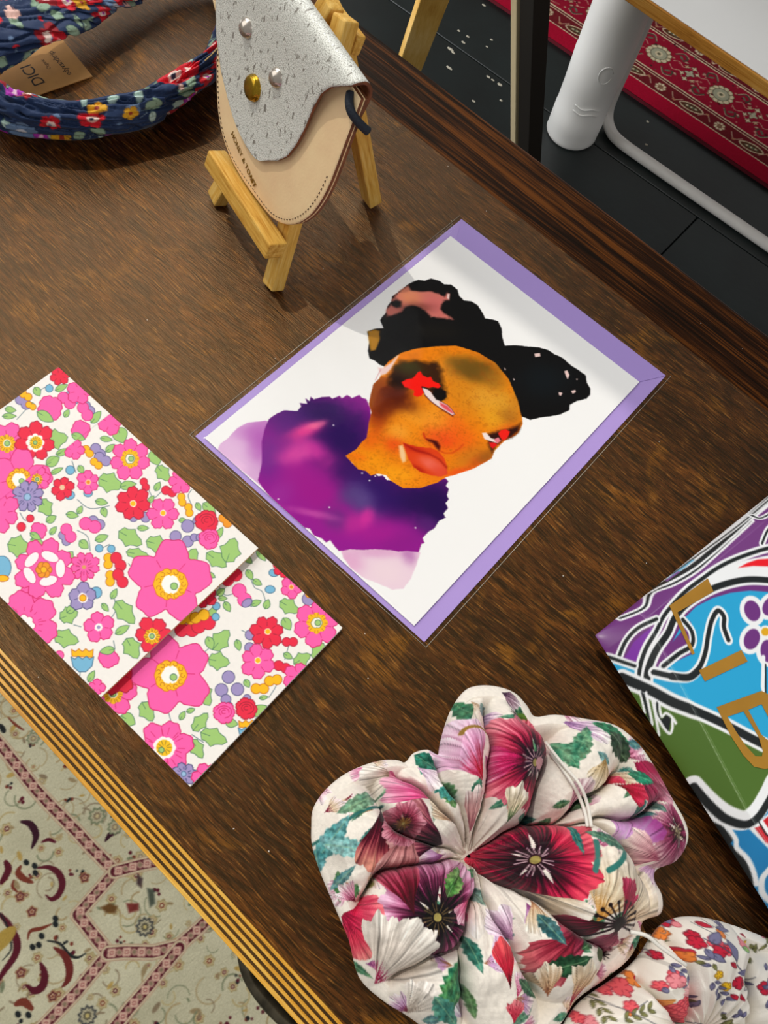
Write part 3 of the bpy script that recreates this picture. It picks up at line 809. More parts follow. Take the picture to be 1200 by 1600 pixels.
class Floral:
    """flower-print drawing kit working in photo-enlargement coordinates mapped to the surface"""
    def __init__(s, P, f, seed=1):
        s.P, s.f, s.rs = P, f, random.Random(seed)
        s.lw = .42
    def jit(s, a):
        return s.rs.uniform(-a, a)
    def petals(s, u, v, r, n, rot, depth=.30, wob=.05, m=60):
        t = np.linspace(0, 2 * np.pi, m, endpoint=False)
        ph = n * (t + rot) / 2
        k = np.abs(np.cos(ph)) ** .55
        w = sum(s.jit(wob) * np.cos(j * t + s.jit(3)) for j in (1, 2, 3)) + .03 * np.cos(n * 3 * t)
        rr = r * ((1 - depth) + depth * k + w)
        return s.f(np.stack([u + rr * np.cos(t), v + rr * np.sin(t)], 1))
    def dot(s, u, v, r, ink, edge=True, ry=None, ang=0):
        t = np.linspace(0, 2 * np.pi, 14, endpoint=False)
        c = INK[ink] if ink in INK else (ink, ink)
        s.P.poly(s.f(ell(u, v, r, ry or r, ang, t)), hexc(c[0]), hexc(c[1]) if edge else None, s.lw * .8)
    def leaf(s, u, v, L, wd, ang, ink='green', notch=False):
        t = np.linspace(0, 1, 9)
        h = wd / 2 * np.sin(np.pi * t ** .8) ** .8
        if notch:
            h = h * (1 + .22 * np.sin(t * 16))
        a = math.radians(ang); c, q = math.cos(a), math.sin(a)
        x = (t - .5) * L
        up = np.stack([x, h], 1); dn = np.stack([x, -h], 1)[::-1][1:-1]
        p = np.vstack([up, dn])
        p = np.stack([u + p[:, 0] * c - p[:, 1] * q, v + p[:, 0] * q + p[:, 1] * c], 1)
        s.P.poly(s.f(p), hexc(INK[ink][0]), hexc(INK[ink][1]), s.lw * .7)
        s.P.line(s.f([(u - L * .5 * c, v - L * .5 * q), (u - L * .15 * c, v - L * .15 * q)]), hexc(INK[ink][1]), s.lw * .6)
    def stem(s, pts, col='55707a', w=.35):
        s.P.line(s.f(smooth_path(pts, 5)), hexc(col), w)
    def flower(s, u, v, r, ink, n, centre, rot=None):
        rot = s.jit(3) if rot is None else rot
        fill, edge = INK[ink]
        s.P.poly(s.petals(u, v, r * (1.06 if centre == 'big' else 1), n, rot, .46 if centre == 'big' else .32, .06 if centre == 'big' else .05, 80), hexc(fill), hexc(edge), s.lw)
        for j in range(n):
            a = -rot + math.pi * (2 * j + 1) / n
            s.P.line(s.f([(u + r * .62 * math.cos(a), v + r * .62 * math.sin(a)), (u + r * .4 * math.cos(a), v + r * .4 * math.sin(a))]), hexc(edge), s.lw * .7)
        cu, cv = u + s.jit(.06) * r, v + s.jit(.06) * r
        def ring(k, c, nn=8, e=None):
            s.P.poly(s.petals(cu, cv, r * k, nn, 0, .12, .04, 32), hexc(c), hexc(e) if e else None, s.lw * .8)
        def ticks(k0, k1, nn, c):
            for j in range(nn):
                a = 2 * math.pi * j / nn + s.jit(.1)
                s.P.line(s.f([(cu + r * k0 * math.cos(a), cv + r * k0 * math.sin(a)), (cu + r * k1 * math.cos(a), cv + r * k1 * math.sin(a))]), hexc(c), s.lw * .6)
        if centre == 'ring':
            ring(.46, 'fdbd08'); ticks(.34, .46, 14, 'b8700c'); ring(.24, 'fbf3e2', 6, '8a8a50'); s.dot(cu + .05 * r, cv, r * .13, 'green')
        elif centre == 'big':
            ring(.42, 'fdbd08', 10, 'e06a10'); ring(.24, 'fdfaf2', 6)
            for j in range(11):
                a = 2 * math.pi * j / 11
                s.P.line(s.f(ell(cu + r * .32 * math.cos(a), cv + r * .32 * math.sin(a), r * .055, r * .055, 0, np.linspace(0, 4.5, 7) + a)), hexc('b0500c'), s.lw * .55)
            s.dot(cu + .08 * r, cv + .05 * r, r * .09, 'green')
        elif centre == 'wy':
            ring(.46, 'fff8f0'); s.dot(cu + .05 * r, cv, r * .32, 'fdc50c', False); ticks(.18, .30, 16, '8a6a20'); s.dot(cu, cv, r * .1, 'green')
        elif centre == 'yel':
            ring(.44, 'fdbd08'); ticks(.26, .42, 18, '9a6a18'); ring(.2, 'f6f0d0', 6); s.dot(cu, cv, r * .13, 'green')
        elif centre == 'yw':
            ring(.2, 'fff6e0', 5); s.dot(cu, cv, r * .15, 'fdbd08', False)
        elif centre == 'or':
            ring(.24, 'fdd9a0', 6); s.dot(cu, cv, r * .16, 'f08a14', False)
        elif centre == 'cream':
            ring(.24, 'f0c8a0', 6)
        elif centre == 'wc':
            ring(.34, 'fff8f4', 8, 'd81a63'); s.dot(cu - .05 * r, cv + .03 * r, r * .16, 'yellow'); ticks(.46, .56, 16, 'd81a63')
        elif centre == 'wyel':
            ring(.42, 'fff8f4', 7); s.dot(cu, cv, r * .3, 'fdc50c', False); ticks(.5, .75, 14, 'd81a63'); ticks(.1, .26, 10, '7a6a20'); s.dot(cu - r * .1, cv + r * .08, r * .1, 'green')
        elif centre == 'yc':
            ring(.36, 'fff8f4', 7); s.dot(cu, cv, r * .24, 'yellow')
        elif centre == 'wdot':
            ring(.26, 'fff8f4', 7); s.dot(cu, cv, r * .12, 'lilac', False)
        elif centre == 'dash':
            ticks(.3, .55, 12, 'a01050'); ring(.14, 'e0a060', 6)
        elif centre == 'blue':
            ring(.22, '9cc0e0', 7, '4a6a90'); ticks(.4, .58, 12, '3c3c70')
    def pair(s, u, v, r, ang, ink):
        a = math.radians(ang)
        for k in (-1, 1):
            s.dot(u + k * r * .75 * math.cos(a), v + k * r * .75 * math.sin(a), r, ink)
        s.P.disc(*s.f([(u, v)])[0], r * .18, hexc(INK[ink][0]))
    def rose(s, u, v, r, ink):
        s.P.poly(s.petals(u, v, r, 7, 0, .14), hexc(INK[ink][0]), hexc(INK[ink][1]), s.lw)
        for k in (.7, .45, .22):
            s.P.line(s.f(ell(u, v - .1 * r, r * k, r * k * .8, 0, np.linspace(k * 5, k * 5 + 4.2, 12))), hexc(INK[ink][1]), s.lw * .8)
    def bud(s, u, v, r, ink, ang):
        a = math.radians(ang); c, q = math.cos(a), math.sin(a)
        s.P.poly(s.petals(u, v, r, 4, a, .18), hexc(INK[ink][0]), hexc(INK[ink][1]), s.lw)
        s.leaf(u - r * .75 * c, v - r * .75 * q, r * 1.5, r * .8, ang + 90)
    def tulip(s, u, v, r):
        p = [(-1, -.35), (-.8, .5), (-.3, .95), (.3, .95), (.85, .45), (1, -.35)]
        y = [(-.9, -.4), (-.95, -1), (-.6, -.8), (-.3, -1.05), (0, -.8), (.3, -1.05), (.6, -.8), (.95, -1), (.9, -.3)]
        s.P.poly(s.f([(u + a * r, v + b * r) for a, b in y]), hexc('fdbd08'), hexc('c4640c'), s.lw * .8)
        z = p + [(.65, -.15), (.35, -.4), (0, -.15), (-.35, -.4), (-.65, -.15)]
        s.P.poly(s.f([(u + a * r, v + b * r) for a, b in z]), hexc('78b8d8'), hexc('3a6484'), s.lw * .8)

def cover_grid(x0, x1, y0, y1, res=.29):
    return np.meshgrid(np.linspace(x0, x1, int((x1 - x0) / res)), np.linspace(y0, y1, int((y1 - y0) / res)))
BASEZ, TOPZ = 3.2, 7.2
CLOTH = printed('floral_paper', rough=.62, spec=.3, grain=.05, wscale=900)
CREAM = plain('cream_board', 'cfae84', .8)
WHT = plain('white_paper_edge', 'f4efe8', .7)
# ---- lower cover (seen at the right-hand end)
LX0 = -75.0
gx, gy = cover_grid(LX0, 0, -NWID, 0)
P = Paint(gx, gy, WHITE, aa=.17)
F = Floral(P, lambda p: nloc(p, BASEZ), 4)
for a in [((340, 912), (352, 930), (372, 924)), ((392, 905), (398, 918), (410, 925), (416, 945)), ((393, 948), (380, 940)), ((330, 1010), (318, 1020)), ((392, 992), (378, 985)), ((268, 1130), (262, 1108)), ((420, 1090), (432, 1070), (428, 1060)), ((445, 1030), (452, 1006)), ((318, 1160), (300, 1148))]:
    F.stem(a)
for a in [(330, 960, 30, 16, -60), (345, 1000, 40, 26, -50), (328, 1005, 22, 14, 70), (342, 1033, 34, 26, 10), (372, 1008, 18, 11, 75), (390, 898, 18, 11, 60), (402, 910, 16, 10, 30), (417, 944, 16, 11, -70),
          (345, 925, 16, 11, -40), (355, 948, 18, 11, 60), (400, 942, 18, 10, -20), (452, 948, 34, 22, 30), (448, 975, 22, 16, 60), (318, 1085, 40, 26, 60), (230, 1112, 34, 24, 60), (200, 1125, 26, 22, 30), (285, 1118, 16, 9, -60),
          (298, 1110, 14, 8, -20), (313, 1128, 36, 20, -50), (334, 1152, 44, 26, 20), (308, 1170, 34, 20, 60), (405, 1110, 28, 18, -30), (362, 1130, 20, 14, 10), (386, 1068, 14, 10, 60), (412, 1090, 14, 7, -10), (450, 1025, 16, 10, 30),
          (472, 1030, 30, 20, -30), (498, 1018, 30, 20, -60), (362, 1170, 18, 12, -50), (388, 875, 16, 10, 40), (408, 868, 22, 10, 50), (348, 935, 14, 8, 0), (268, 1010, 20, 12, 30)]:
    F.leaf(*a, notch=a[2] > 28)
for a in [(362, 902, 10, -30, 'red'), (378, 930, 11, 60, 'pink'), (292, 984, 11, 0, 'red'), (318, 976, 11, -20, 'red'), (453, 1003, 7, 0, 'red'), (441, 1042, 8, 20, 'red'), (406, 1076, 8, 0, 'yellow'), (427, 1063, 8, -10, 'yellow')]:
    F.pair(*a)
F.pair(291, 967, 9, 0, 'yellow'); F.pair(312, 963, 9, -20, 'yellow'); F.dot(386, 942, 9, 'lilac', ry=6, ang=-.6)
for a in [(338, 947, 6), (337, 964, 6)]:
    F.dot(*a, 'blue')
for a in [(357, 1058, 10), (346, 1078, 10), (371, 1077, 10), (353, 1093, 8), (386, 1091, 6), (391, 992, 8), (390, 1012, 8), (358, 1103, 6), (482, 936, 10)]:
    F.dot(*a, 'lilac')
F.dot(422, 921, 8, 'blue', ry=6); F.dot(428, 895, 8, 'blue', ry=6); F.dot(483, 928, 6, 'yellow')
F.rose(350, 1114, 17, 'pink'); F.rose(385, 1108, 17, 'red'); F.tulip(389, 1143, 17)
F.flower(178, 1085, 36, 'pink', 6, 'yel'); F.flower(180, 1052, 34, 'red', 6, 'none'); F.flower(258, 1167, 43, 'pink', 6, 'wyel')
F.flower(288, 1210, 19, 'lilac', 7, 'blue'); F.flower(324, 1216, 25, 'pink', 6, 'yel'); F.flower(467, 1058, 24, 'pink', 6, 'none')
F.flower(318, 930, 20, 'red', 6, 'none'); F.flower(442, 886, 17, 'red', 6, 'none'); F.flower(455, 918, 17, 'pink', 5, 'or'); F.flower(417, 988, 26, 'red', 7, 'yw'); F.flower(402, 1033, 27, 'pink', 6, 'yw'); F.flower(495, 975, 36, 'pink', 6, 'ring')
F.flower(267, 1052, 60, 'pink', 5, 'big', .6)
bk = grid_obj('back_cover_print', np.stack([gx, gy, np.full_like(gx, BASEZ)], -1) * mmm, CLOTH, np_, P.out())
bk['label'] = 'flower printed lower cover'
box('back_cover', (-NLEN * mmm, -NWID * mmm, .0001), (0, 0, (BASEZ - .05) * mmm), WHT, np_, bevel=.0003, seg=1)
# ---- pages, then the cover flap over the far part, slightly lifted and skewed
box('page_block', (-(NLEN - 4) * mmm, -(NWID - 1.2) * mmm, BASEZ * mmm), (-64 * mmm, -1.2 * mmm, (TOPZ - 1.6) * mmm), CREAM, np_)
gx, gy = cover_grid(-NLEN, -58.0, -NWID, 0)
skew = (-gy / NWID) * 0.9
P = Paint(gx, gy, WHITE, aa=.17)
F = Floral(P, lambda p: nloc(p, TOPZ), 9)
seam = nloc([(0, 777), (165, 650)], TOPZ)
sxm = seam[:, 0].mean() + .6
for a in [((40, 640), (26, 655)), ((78, 600), (60, 612)), ((112, 720), (118, 738)), ((120, 780), (140, 794), (170, 790)), ((232, 765), (240, 778), (252, 768)), ((300, 790), (294, 775), (300, 765)), ((120, 828), (136, 838), (140, 860)), ((170, 850), (154, 858)), ((200, 880), (208, 890)), ((175, 925), (180, 950), (172, 965)), ((30, 800), (38, 812), (46, 808)), ((208, 840), (220, 850)), ((114, 975), (125, 978)), ((176, 1000), (178, 1012)), ((124, 1045), (122, 1062))]:
    F.stem(a)
for a in [(88, 686, 36, 28, -10), (96, 606, 22, 10, -25), (58, 612, 16, 12, 60), (14, 650, 22, 9, 0), (50, 634, 14, 9, 40), (104, 646, 14, 9, -60), (150, 652, 24, 13, -50), (98, 706, 24, 10, -20), (82, 720, 24, 16, -30), (166, 686, 20, 9, 10), (172, 700, 18, 10, -40),
          (188, 680, 26, 24, 70), (172, 754, 40, 28, 20), (200, 758, 26, 14, -10), (243, 715, 26, 22, 70), (255, 740, 30, 20, 50), (126, 733, 14, 10, 60), (88, 735, 22, 8, -25), (158, 784, 20, 11, 10), (162, 800, 16, 11, 70), (124, 796, 14, 9, -60), (112, 804, 20, 11, 10), (70, 792, 30, 22, 60), (79, 810, 18, 12, -30),
          (82, 828, 16, 9, -50), (28, 852, 36, 30, 10), (57, 847, 24, 16, 30), (130, 850, 18, 14, 40), (158, 840, 22, 12, -20), (203, 840, 42, 26, 30), (246, 850, 38, 24, 15), (214, 865, 36, 16, 10), (223, 825, 18, 9, 0), (246, 760, 16, 10, -60), (285, 813, 12, 8, 0), (310, 792, 14, 9, 60), (327, 795, 26, 16, 40), (343, 833, 20, 10, -60), (360, 860, 40, 30, -70),
          (338, 875, 38, 22, 35), (297, 873, 36, 26, -60), (320, 884, 14, 7, 60), (330, 899, 14, 8, 30), (105, 870, 24, 18, -50), (177, 927, 18, 10, -60), (194, 956, 46, 26, 50), (163, 948, 16, 9, 50), (190, 983, 26, 12, -30), (106, 960, 30, 24, -20), (102, 996, 40, 26, 15), (205, 1012, 36, 26, 60), (141, 1055, 20, 10, -60), (110, 950, 18, 12, -40), (280, 960, 26, 16, 30), (236, 780, 14, 8, -50), (16, 640, 18, 10, 10)]:
    F.leaf(*a, notch=a[2] > 28)
for a in [(77, 607, 6), (109, 734, 7), (154, 856, 6), (173, 857, 6), (149, 925, 9)]:
    F.dot(*a, 'blue')
F.dot(2, 885, 14, 'blue', ry=18); F.dot(2, 902, 10, 'yellow', ry=5); F.dot(108, 773, 8, 'blue', ry=7); F.dot(137, 770, 7, 'blue', ry=6)
for a in [(36, 628, 8, 40, 'lilac'), (112, 622, 7, 40, 'lilac'), (138, 638, 7, 50, 'lilac'), (153, 705, 8, 50, 'lilac'), (160, 717, 8, 30, 'lilac'), (150, 816, 8, 30, 'lilac'), (100, 840, 7, 60, 'lilac')]:
    F.pair(*a)
for a in [(40, 618, 6, 30, 'yellow'), (48, 634, 5, 30, 'yellow'), (137, 705, 6, 50, 'yellow'), (150, 724, 6, 40, 'yellow'), (284, 781, 6, 80, 'yellow'), (295, 797, 6, 80, 'yellow'), (168, 876, 7, 90, 'yellow'), (171, 903, 7, 90, 'yellow'), (352, 814, 7, 50, 'orange')]:
    F.pair(*a)
for a in [(104, 626, 9, 40, 'pink'), (133, 643, 9, 60, 'pink'), (140, 820, 10, 20, 'pink'), (106, 832, 9, 60, 'pink'), (226, 757, 6, 70, 'red'), (264, 768, 7, 20, 'red'), (184, 877, 9, 60, 'red'), (187, 903, 9, 60, 'red')]:
    F.pair(*a)
for a in [(32, 822, 7, 'red'), (46, 809, 6, 'red'), (91, 1022, 7, 'pink')]:
    F.dot(*a)
for a in [(293, 822, 10), (293, 846, 9), (274, 838, 9), (303, 840, 6), (312, 840, 6), (307, 814, 6), (208, 808, 7), (227, 808, 8)]:
    F.dot(*a, 'lilac')
F.rose(323, 815, 18, 'red'); F.rose(327, 842, 16, 'pink'); F.bud(59, 828, 13, 'pink', -60); F.bud(78, 638, 20, 'pink', -60); F.bud(126, 672, 15, 'pink', -70); F.bud(168, 1027, 16, 'pink', 80); F.tulip(127, 1031, 18)
F.flower(12, 692, 32, 'pink', 6, 'yel'); F.flower(55, 690, 31, 'red', 7, 'wy')
P.clip = P.X < sxm + 1e9
F.flower(30, 748, 46, 'pink', 5, 'big')
P.clip = P.X > sxm
P.poly(nloc([(0, 782), (168, 656), (200, 690), (60, 830), (0, 830)], TOPZ), None)
F.flower(58, 748, 20, 'pink', 7, 'yel'); F.flower(43, 775, 25, 'lilac', 8, 'blue'); F.flower(172, 660, 20, 'pink', 4, 'none'); F.flower(116, 702, 16, 'pink', 5, 'none'); F.flower(0, 800, 30, 'pink', 6, 'none')
P.clip = None
F.flower(93, 588, 15, 'red', 6, 'none'); F.flower(124, 612, 20, 'pink', 5, 'none')
F.flower(97, 762, 18, 'red', 6, 'cream'); F.flower(137, 753, 18, 'pink', 6, 'or'); F.flower(203, 718, 32, 'pink', 7, 'ring'); F.flower(207, 787, 27, 'red', 7, 'yw'); F.flower(254, 803, 25, 'pink', 6, 'yw'); F.flower(283, 752, 20, 'pink', 6, 'none')
F.flower(131, 885, 23, 'pink', 9, 'dash'); F.flower(128, 932, 22, 'lilac', 5, 'yc'); F.flower(153, 978, 24, 'pink', 5, 'wdot'); F.flower(45, 930, 20, 'pink', 5, 'none'); F.flower(38, 973, 52, 'pink', 6, 'wc')
F.flower(238, 992, 29, 'red', 6, 'yel'); F.flower(150, 1072, 13, 'pink', 4, 'none'); F.flower(263, 909, 62, 'pink', 5, 'big', .2)
# the big rose with white between its petals
F.flower(67, 887, 48, 'pink', 8, 'none')
for k, r0 in ((0, .78), (1.3, .74), (2.6, .76), (3.9, .72), (5.1, .76)):
    P.poly(F.f(ell(67 + 26 * math.cos(k), 887 + 20 * math.sin(k), 15, 8, k + 1.57, np.linspace(0, 6.28, 14)[:-1])), hexc('fdf3f4'), hexc('e0307a'), .35)
for k in range(6):
    F.dot(67 + 7 * math.cos(k * 1.05), 889 + 7 * math.sin(k * 1.05), 6, 'orange')
F.dot(67, 889, 5, 'yellow')
lift = .55 * np.clip((gx + NLEN) / (NLEN - 58), 0, 1) ** 2 + np.where(gx < sxm, .22, 0)
zt = TOPZ + lift
cv = grid_obj('cover_flap_print', np.stack([gx + skew, gy, zt], -1) * mmm, CLOTH, np_, P.out())
cv['label'] = 'flower printed cover flap with a lapped seam'
# board under the print, with its cream cut edge
x0, x1 = -NLEN, -58.0
ze = TOPZ + .55 - .06
bv = [(x0, -NWID, TOPZ - 1.5), (x1 + .9, -NWID, ze - 1.5), (x1, 0, ze - 1.5), (x0, 0, TOPZ - 1.5), (x0, -NWID, TOPZ - .05), (x1 + .9, -NWID, ze), (x1, 0, ze), (x0, 0, TOPZ - .05)]
mesh_obj('cover_flap', [(a * mmm, b * mmm, c * mmm) for a, b, c in bv], [(3, 2, 1, 0), (0, 1, 5, 4), (1, 2, 6, 5), (2, 3, 7, 6), (3, 0, 4, 7)], CREAM, np_)
# ------------------------------------------------------------------ small wooden easel with the leather pouch
EF = np.array([-132.5, 332.3, 0.0])                    # middle of its front feet
ea = np.array([.732, -.681, 0]); ea /= np.linalg.norm(ea)
en = np.array([.681, .732, 0]); en /= np.linalg.norm(en)
ek = .35
eb = en * ek + np.array([0, 0, 1.0]); eb /= np.linalg.norm(eb)        # up the sloping front
ef = np.cross(ea, eb)
if ef @ en > 0:
    ef = -ef                                                           # towards the viewer
PINE = wood('pine', 'b87c28', 'dfae52', 'f2d488', sx=30, sy=320, fine=(60, 900), rough=.5, bump=.2, contrast=.9, warp=.3, axis='Z')
es = thing('tabletop_easel', 'small pale pine easel standing on the table behind the leather pouch', 'easel', W(0, 0, 0))
def stick(name, p, q, wdir, w, t, mat, parent, bevel=1.0):
    """square bar from p to q, w wide along wdir, t thick"""
    p, q = np.array(p, float), np.array(q, float)
    z = (q - p); L = np.linalg.norm(z); z /= L
    x = np.array(wdir, float); x -= z * (x @ z); x /= np.linalg.norm(x)
    y = np.cross(z, x)
    o = box(name, (-w / 2, -t / 2, 0), (w / 2, t / 2, L), mat, None, bevel)
    M = Matrix(((x[0], y[0], z[0], p[0]), (x[1], y[1], z[1], p[1]), (x[2], y[2], z[2], p[2]), (0, 0, 0, 1)))
    o.data.transform(Matrix.Scale(.001, 4))
    M2 = M.copy(); M2.translation = Vector(p) / 1000
    o.matrix_basis = M2
    o.parent = parent
    return o
def EP(a, b, f=0.0):
    return EF + ea * a + eb * b + ef * f
apex = 147.0
stick('front_leg', EP(37, 2.2, -2), EP(6, apex, -8.5), ea, 11, 9, PINE, es)
stick('front_leg', EP(-37, 2.2, -2), EP(-6.5, apex, -8.5), ea, 11, 9, PINE, es)
stick('rail', EP(-36.5, 33.2, 8.6), EP(40, 33.2, 8.6), eb, 10.5, 12, PINE, es)
bk_foot = np.array([-68.4, 396.9, 2.6])
btop = EP(0, 128, -19)
stick('rear_leg', bk_foot, btop + (btop - bk_foot) * .06, ea, 12, 9, PINE, es)
stick('hinge_bar', EP(-20, 118, -17), EP(24, 118, -17), eb, 6, 6, PINE, es)
stick('cross_bar', EP(-12, 138, -15.5), EP(14, 138, -15.5), eb, 10, 5, PINE, es)

# pouch: two rounded leather panels stitched together and a speckled flap folded over from the back
po = thing('leather_pouch', 'tan leather pouch with a speckled silver flap resting on the easel', 'pouch', W(0, 0, 0))
TAN = plain('tan_leather', 'ffd9a8', .5, noise=.10, nscale=40, bump=.12, bscale=700)
TAND = plain('cut_leather_edge', '7a4526', .7, noise=.3, nscale=300)
def speckle():
    m, n, l, b = new_mat('speckled_silver_hide')
    tc = n.new('ShaderNodeTexCoord')
    mp = n.new('ShaderNodeMapping'); l.new(tc.outputs['UV'], mp.inputs['Vector'])
    mp.inputs['Scale'].default_value = (1.9, 1, 1)
    v = n.new('ShaderNodeTexVoronoi'); v.feature = 'F1'; v.inputs['Scale'].default_value = 330; v.inputs['Randomness'].default_value = 1
    l.new(mp.outputs['Vector'], v.inputs['Vector'])
    t = n.new('ShaderNodeTexNoise'); t.inputs['Scale'].default_value = 210; t.inputs['Detail'].default_value = 3; l.new(mp.outputs['Vector'], t.inputs['Vector'])
    t2 = n.new('ShaderNodeTexNoise'); t2.inputs['Scale'].default_value = 1400; t2.inputs['Detail'].default_value = 2; l.new(mp.outputs['Vector'], t2.inputs['Vector'])
    r = n.new('ShaderNodeValToRGB'); e = r.color_ramp.elements
    e[0].position = .34; e[0].color = (*lin(hexc('9a958c')), 1); e[1].position = .40; e[1].color = (*lin(hexc('f1f2ea')), 1)
    l.new(t.outputs['Fac'], r.inputs['Fac'])
    r2 = n.new('ShaderNodeValToRGB'); q = r2.color_ramp.elements
    q[0].position = .42; q[0].color = (.30, .29, .26, 1); q[1].position = .50; q[1].color = (1, 1, 1, 1)
    l.new(t2.outputs['Fac'], r2.inputs['Fac'])
    mx = n.new('ShaderNodeMix'); mx.data_type = 'RGBA'; mx.blend_type = 'MULTIPLY'; mx.inputs['Factor'].default_value = .75
    l.new(r.outputs['Color'], mx.inputs['A']); l.new(r2.outputs['Color'], mx.inputs['B']); l.new(mx.outputs['Result'], b.inputs['Base Color'])
    b.inputs['Metallic'].default_value = .12; b.inputs['Roughness'].default_value = .38
    bp = n.new('ShaderNodeBump'); bp.inputs['Strength'].default_value = .5; bp.inputs['Distance'].default_value = .0006
    l.new(t2.outputs['Fac'], bp.inputs['Height']); l.new(bp.outputs['Normal'], b.inputs['Normal'])
    return m
SPK = speckle()
def PP(a, b, f=0.0):
    return EP(1.013 * a - 4.2, b - 3.2 - 1.6 * max(0.0, 1 - abs(b - 44.0) / 40), f - 4.5)
def panel(name, outline, f0, f1, mat, parent, bulge=0.0, edge_mat=None, uv=False):
    """flat piece cut to an outline (easel-plane millimetres), f0 back face, f1 front face"""
    ol = np.asarray(outline, float)
    c = ol.mean(0)
    vs, fs = [], []
    K = [1.0, .985, .96, .85, .65, .4]
    n_ = len(ol)
    def put(p, f):
        w = PP(p[0], p[1], f); vs.append((w[0] * mmm, w[1] * mmm, w[2] * mmm))
    for p in ol:
        put(p, f0)
    for i, k in enumerate(K):
        for p in ol:
            put(c + (p - c) * k, f1 - (.35 if i == 0 else .08 if i == 1 else 0) + bulge * (1 - k ** 2))
    put(c, f1 + bulge)
    fs.append(tuple(range(n_)))
    for j in range(len(K)):
        for i in range(n_):
            i2 = (i + 1) % n_
            fs.append((j * n_ + i, j * n_ + i2, (j + 1) * n_ + i2, (j + 1) * n_ + i))
    last = len(K) * n_
    for i in range(n_):
        fs.append((last + i, last + (i + 1) % n_, len(vs) - 1))
    o = mesh_obj(name, vs, fs, mat, parent, smooth=True)
    if edge_mat:
        o.data.materials.append(edge_mat)
        for p in o.data.polygons[1:1 + n_]:
            p.material_index = 1
            p.use_smooth = False
    bm = bmesh.new(); bm.from_mesh(o.data); bmesh.ops.recalc_face_normals(bm, faces=bm.faces[:]); bm.to_mesh(o.data); bm.free()
    return o
body_pts = [(-67, 106), (-66, 96), (-61, 84), (-54, 71), (-45, 58.5), (-34, 50.2), (-20, 45.6), (-5, 44.4), (10, 45), (26, 46.8), (37, 51.4), (46, 59), (52.6, 69.3), (56, 80), (57.2, 92), (56.6, 106), (55.5, 120), (54.5, 134), (53.5, 141), (-66, 146)]
body_pts = smooth_loop(body_pts[:-2], 3)[:-8].tolist() + [(54, 139), (-68, 145)]
panel('back_panel', body_pts, 5.8, 8.0, TAN, po, edge_mat=TAND)
panel('front_panel', body_pts, 8.6, 10.6, TAN, po, bulge=2.2, edge_mat=TAND)
panel('welt', [(-5.0 + (a + 5) * .992, 95 + (b - 95) * .992) for a, b in body_pts], 7.9, 8.7, TAND, po)
# stitches round the front panel
STM = plain('grey_thread', '8b8176', .7)
ol = np.array(body_pts[2:-3]); cen = ol.mean(0)
dd = ol - cen
ring = ol - dd / np.linalg.norm(dd, axis=1)[:, None] * 3.2
seg = np.r_[0, np.cumsum(np.linalg.norm(np.diff(ring, axis=0), axis=1))]
svs, sfs = [], []
for s_ in np.arange(1.0, seg[-1] - 2, 2.55):
    a = np.array([np.interp(s_, seg, ring[:, 0]), np.interp(s_, seg, ring[:, 1])])
    b = np.array([np.interp(s_ + 1.1, seg, ring[:, 0]), np.interp(s_ + 1.1, seg, ring[:, 1])])
    t = (b - a) / np.linalg.norm(b - a); nn = np.array([-t[1], t[0]]) * .22
    base = len(svs)
    hz = 11.2
    for q, f in ((a - nn, hz - .3), (b - nn, hz - .3), (b + nn, hz - .3), (a + nn, hz - .3), (a - nn * .6, hz + .12), (b - nn * .6, hz + .12), (b + nn * .6, hz + .12), (a + nn * .6, hz + .12)):
        svs.append(PP(q[0], q[1], f) * mmm)
    for f in ((0, 1, 5, 4), (1, 2, 6, 5), (2, 3, 7, 6), (3, 0, 4, 7), (4, 5, 6, 7)):
        sfs.append(tuple(base + i for i in f))
st = mesh_obj('stitching', svs, sfs, plain('dark_stitch', '4a3423', .8), po)
st['kind'] = 'stuff'
# flap: strip from the back over the top and down the front with a rounded tongue
prof = [(118, 4.0), (128, 3.7), (138, 3.8), (144, 5.0), (147.6, 8.5), (148.2, 12.0), (146, 15.0), (141, 16.2), (133, 16.4), (122, 15.6), (110, 14.8), (98, 14.4), (88, 14.2), (80, 14.2), (72, 14.3), (65.8, 14.5)]
prof = smooth_path(prof, 5)
slen = np.r_[0, np.cumsum(np.linalg.norm(np.diff(prof, axis=0), axis=1))]
def half_width(b, front):
    # left and right limits of the flap at height b (front part narrows to the tongue)
    if not front:
        return -66, 52
    L = np.interp(b, [65.8, 67, 69, 73, 80, 91, 106, 120, 148], [-6, -17, -24, -33, -46, -58, -66.5, -69.5, -70])
    R = np.interp(b, [65.8, 67, 69.5, 73, 79, 86, 96, 107, 119, 129, 136, 141, 145, 148], [0, 6, 10, 13.5, 21, 26.5, 30, 32, 33, 35.5, 40, 46, 51, 53])
    return L, R
ncol = 60
rows = []
uvs = []
top_i = int(np.argmax(prof[:, 0]))
for i, (b, f) in enumerate(prof):
    L, R = half_width(b, i >= top_i)
    if i < top_i:
        k = np.clip((b - 112) / 30, 0, 1); L, R = -66 - 3 * k, 50 + 3 * k
    x = np.linspace(L, R, ncol)
    tilt = -(x - (-8)) * .035
    rows.append([PP(a, b + t_, f) * mmm for a, t_ in zip(x, tilt)])
    uvs.append([(a * mmm, slen[i] * mmm) for a in x])
FP = np.array(rows); FU = np.array(uvs)
flap = grid_obj('flap', FP, SPK, po, flip=True)
uvl = flap.data.uv_layers.new(name='hide')
vi = np.empty(len(flap.data.loops), np.int32); flap.data.loops.foreach_get('vertex_index', vi)
uvl.data.foreach_set('uv', FU.reshape(-1, 2)[vi].reshape(-1).astype(np.float32))
flap['label'] = 'speckled silver flap'
flap.data.materials.append(TAND)
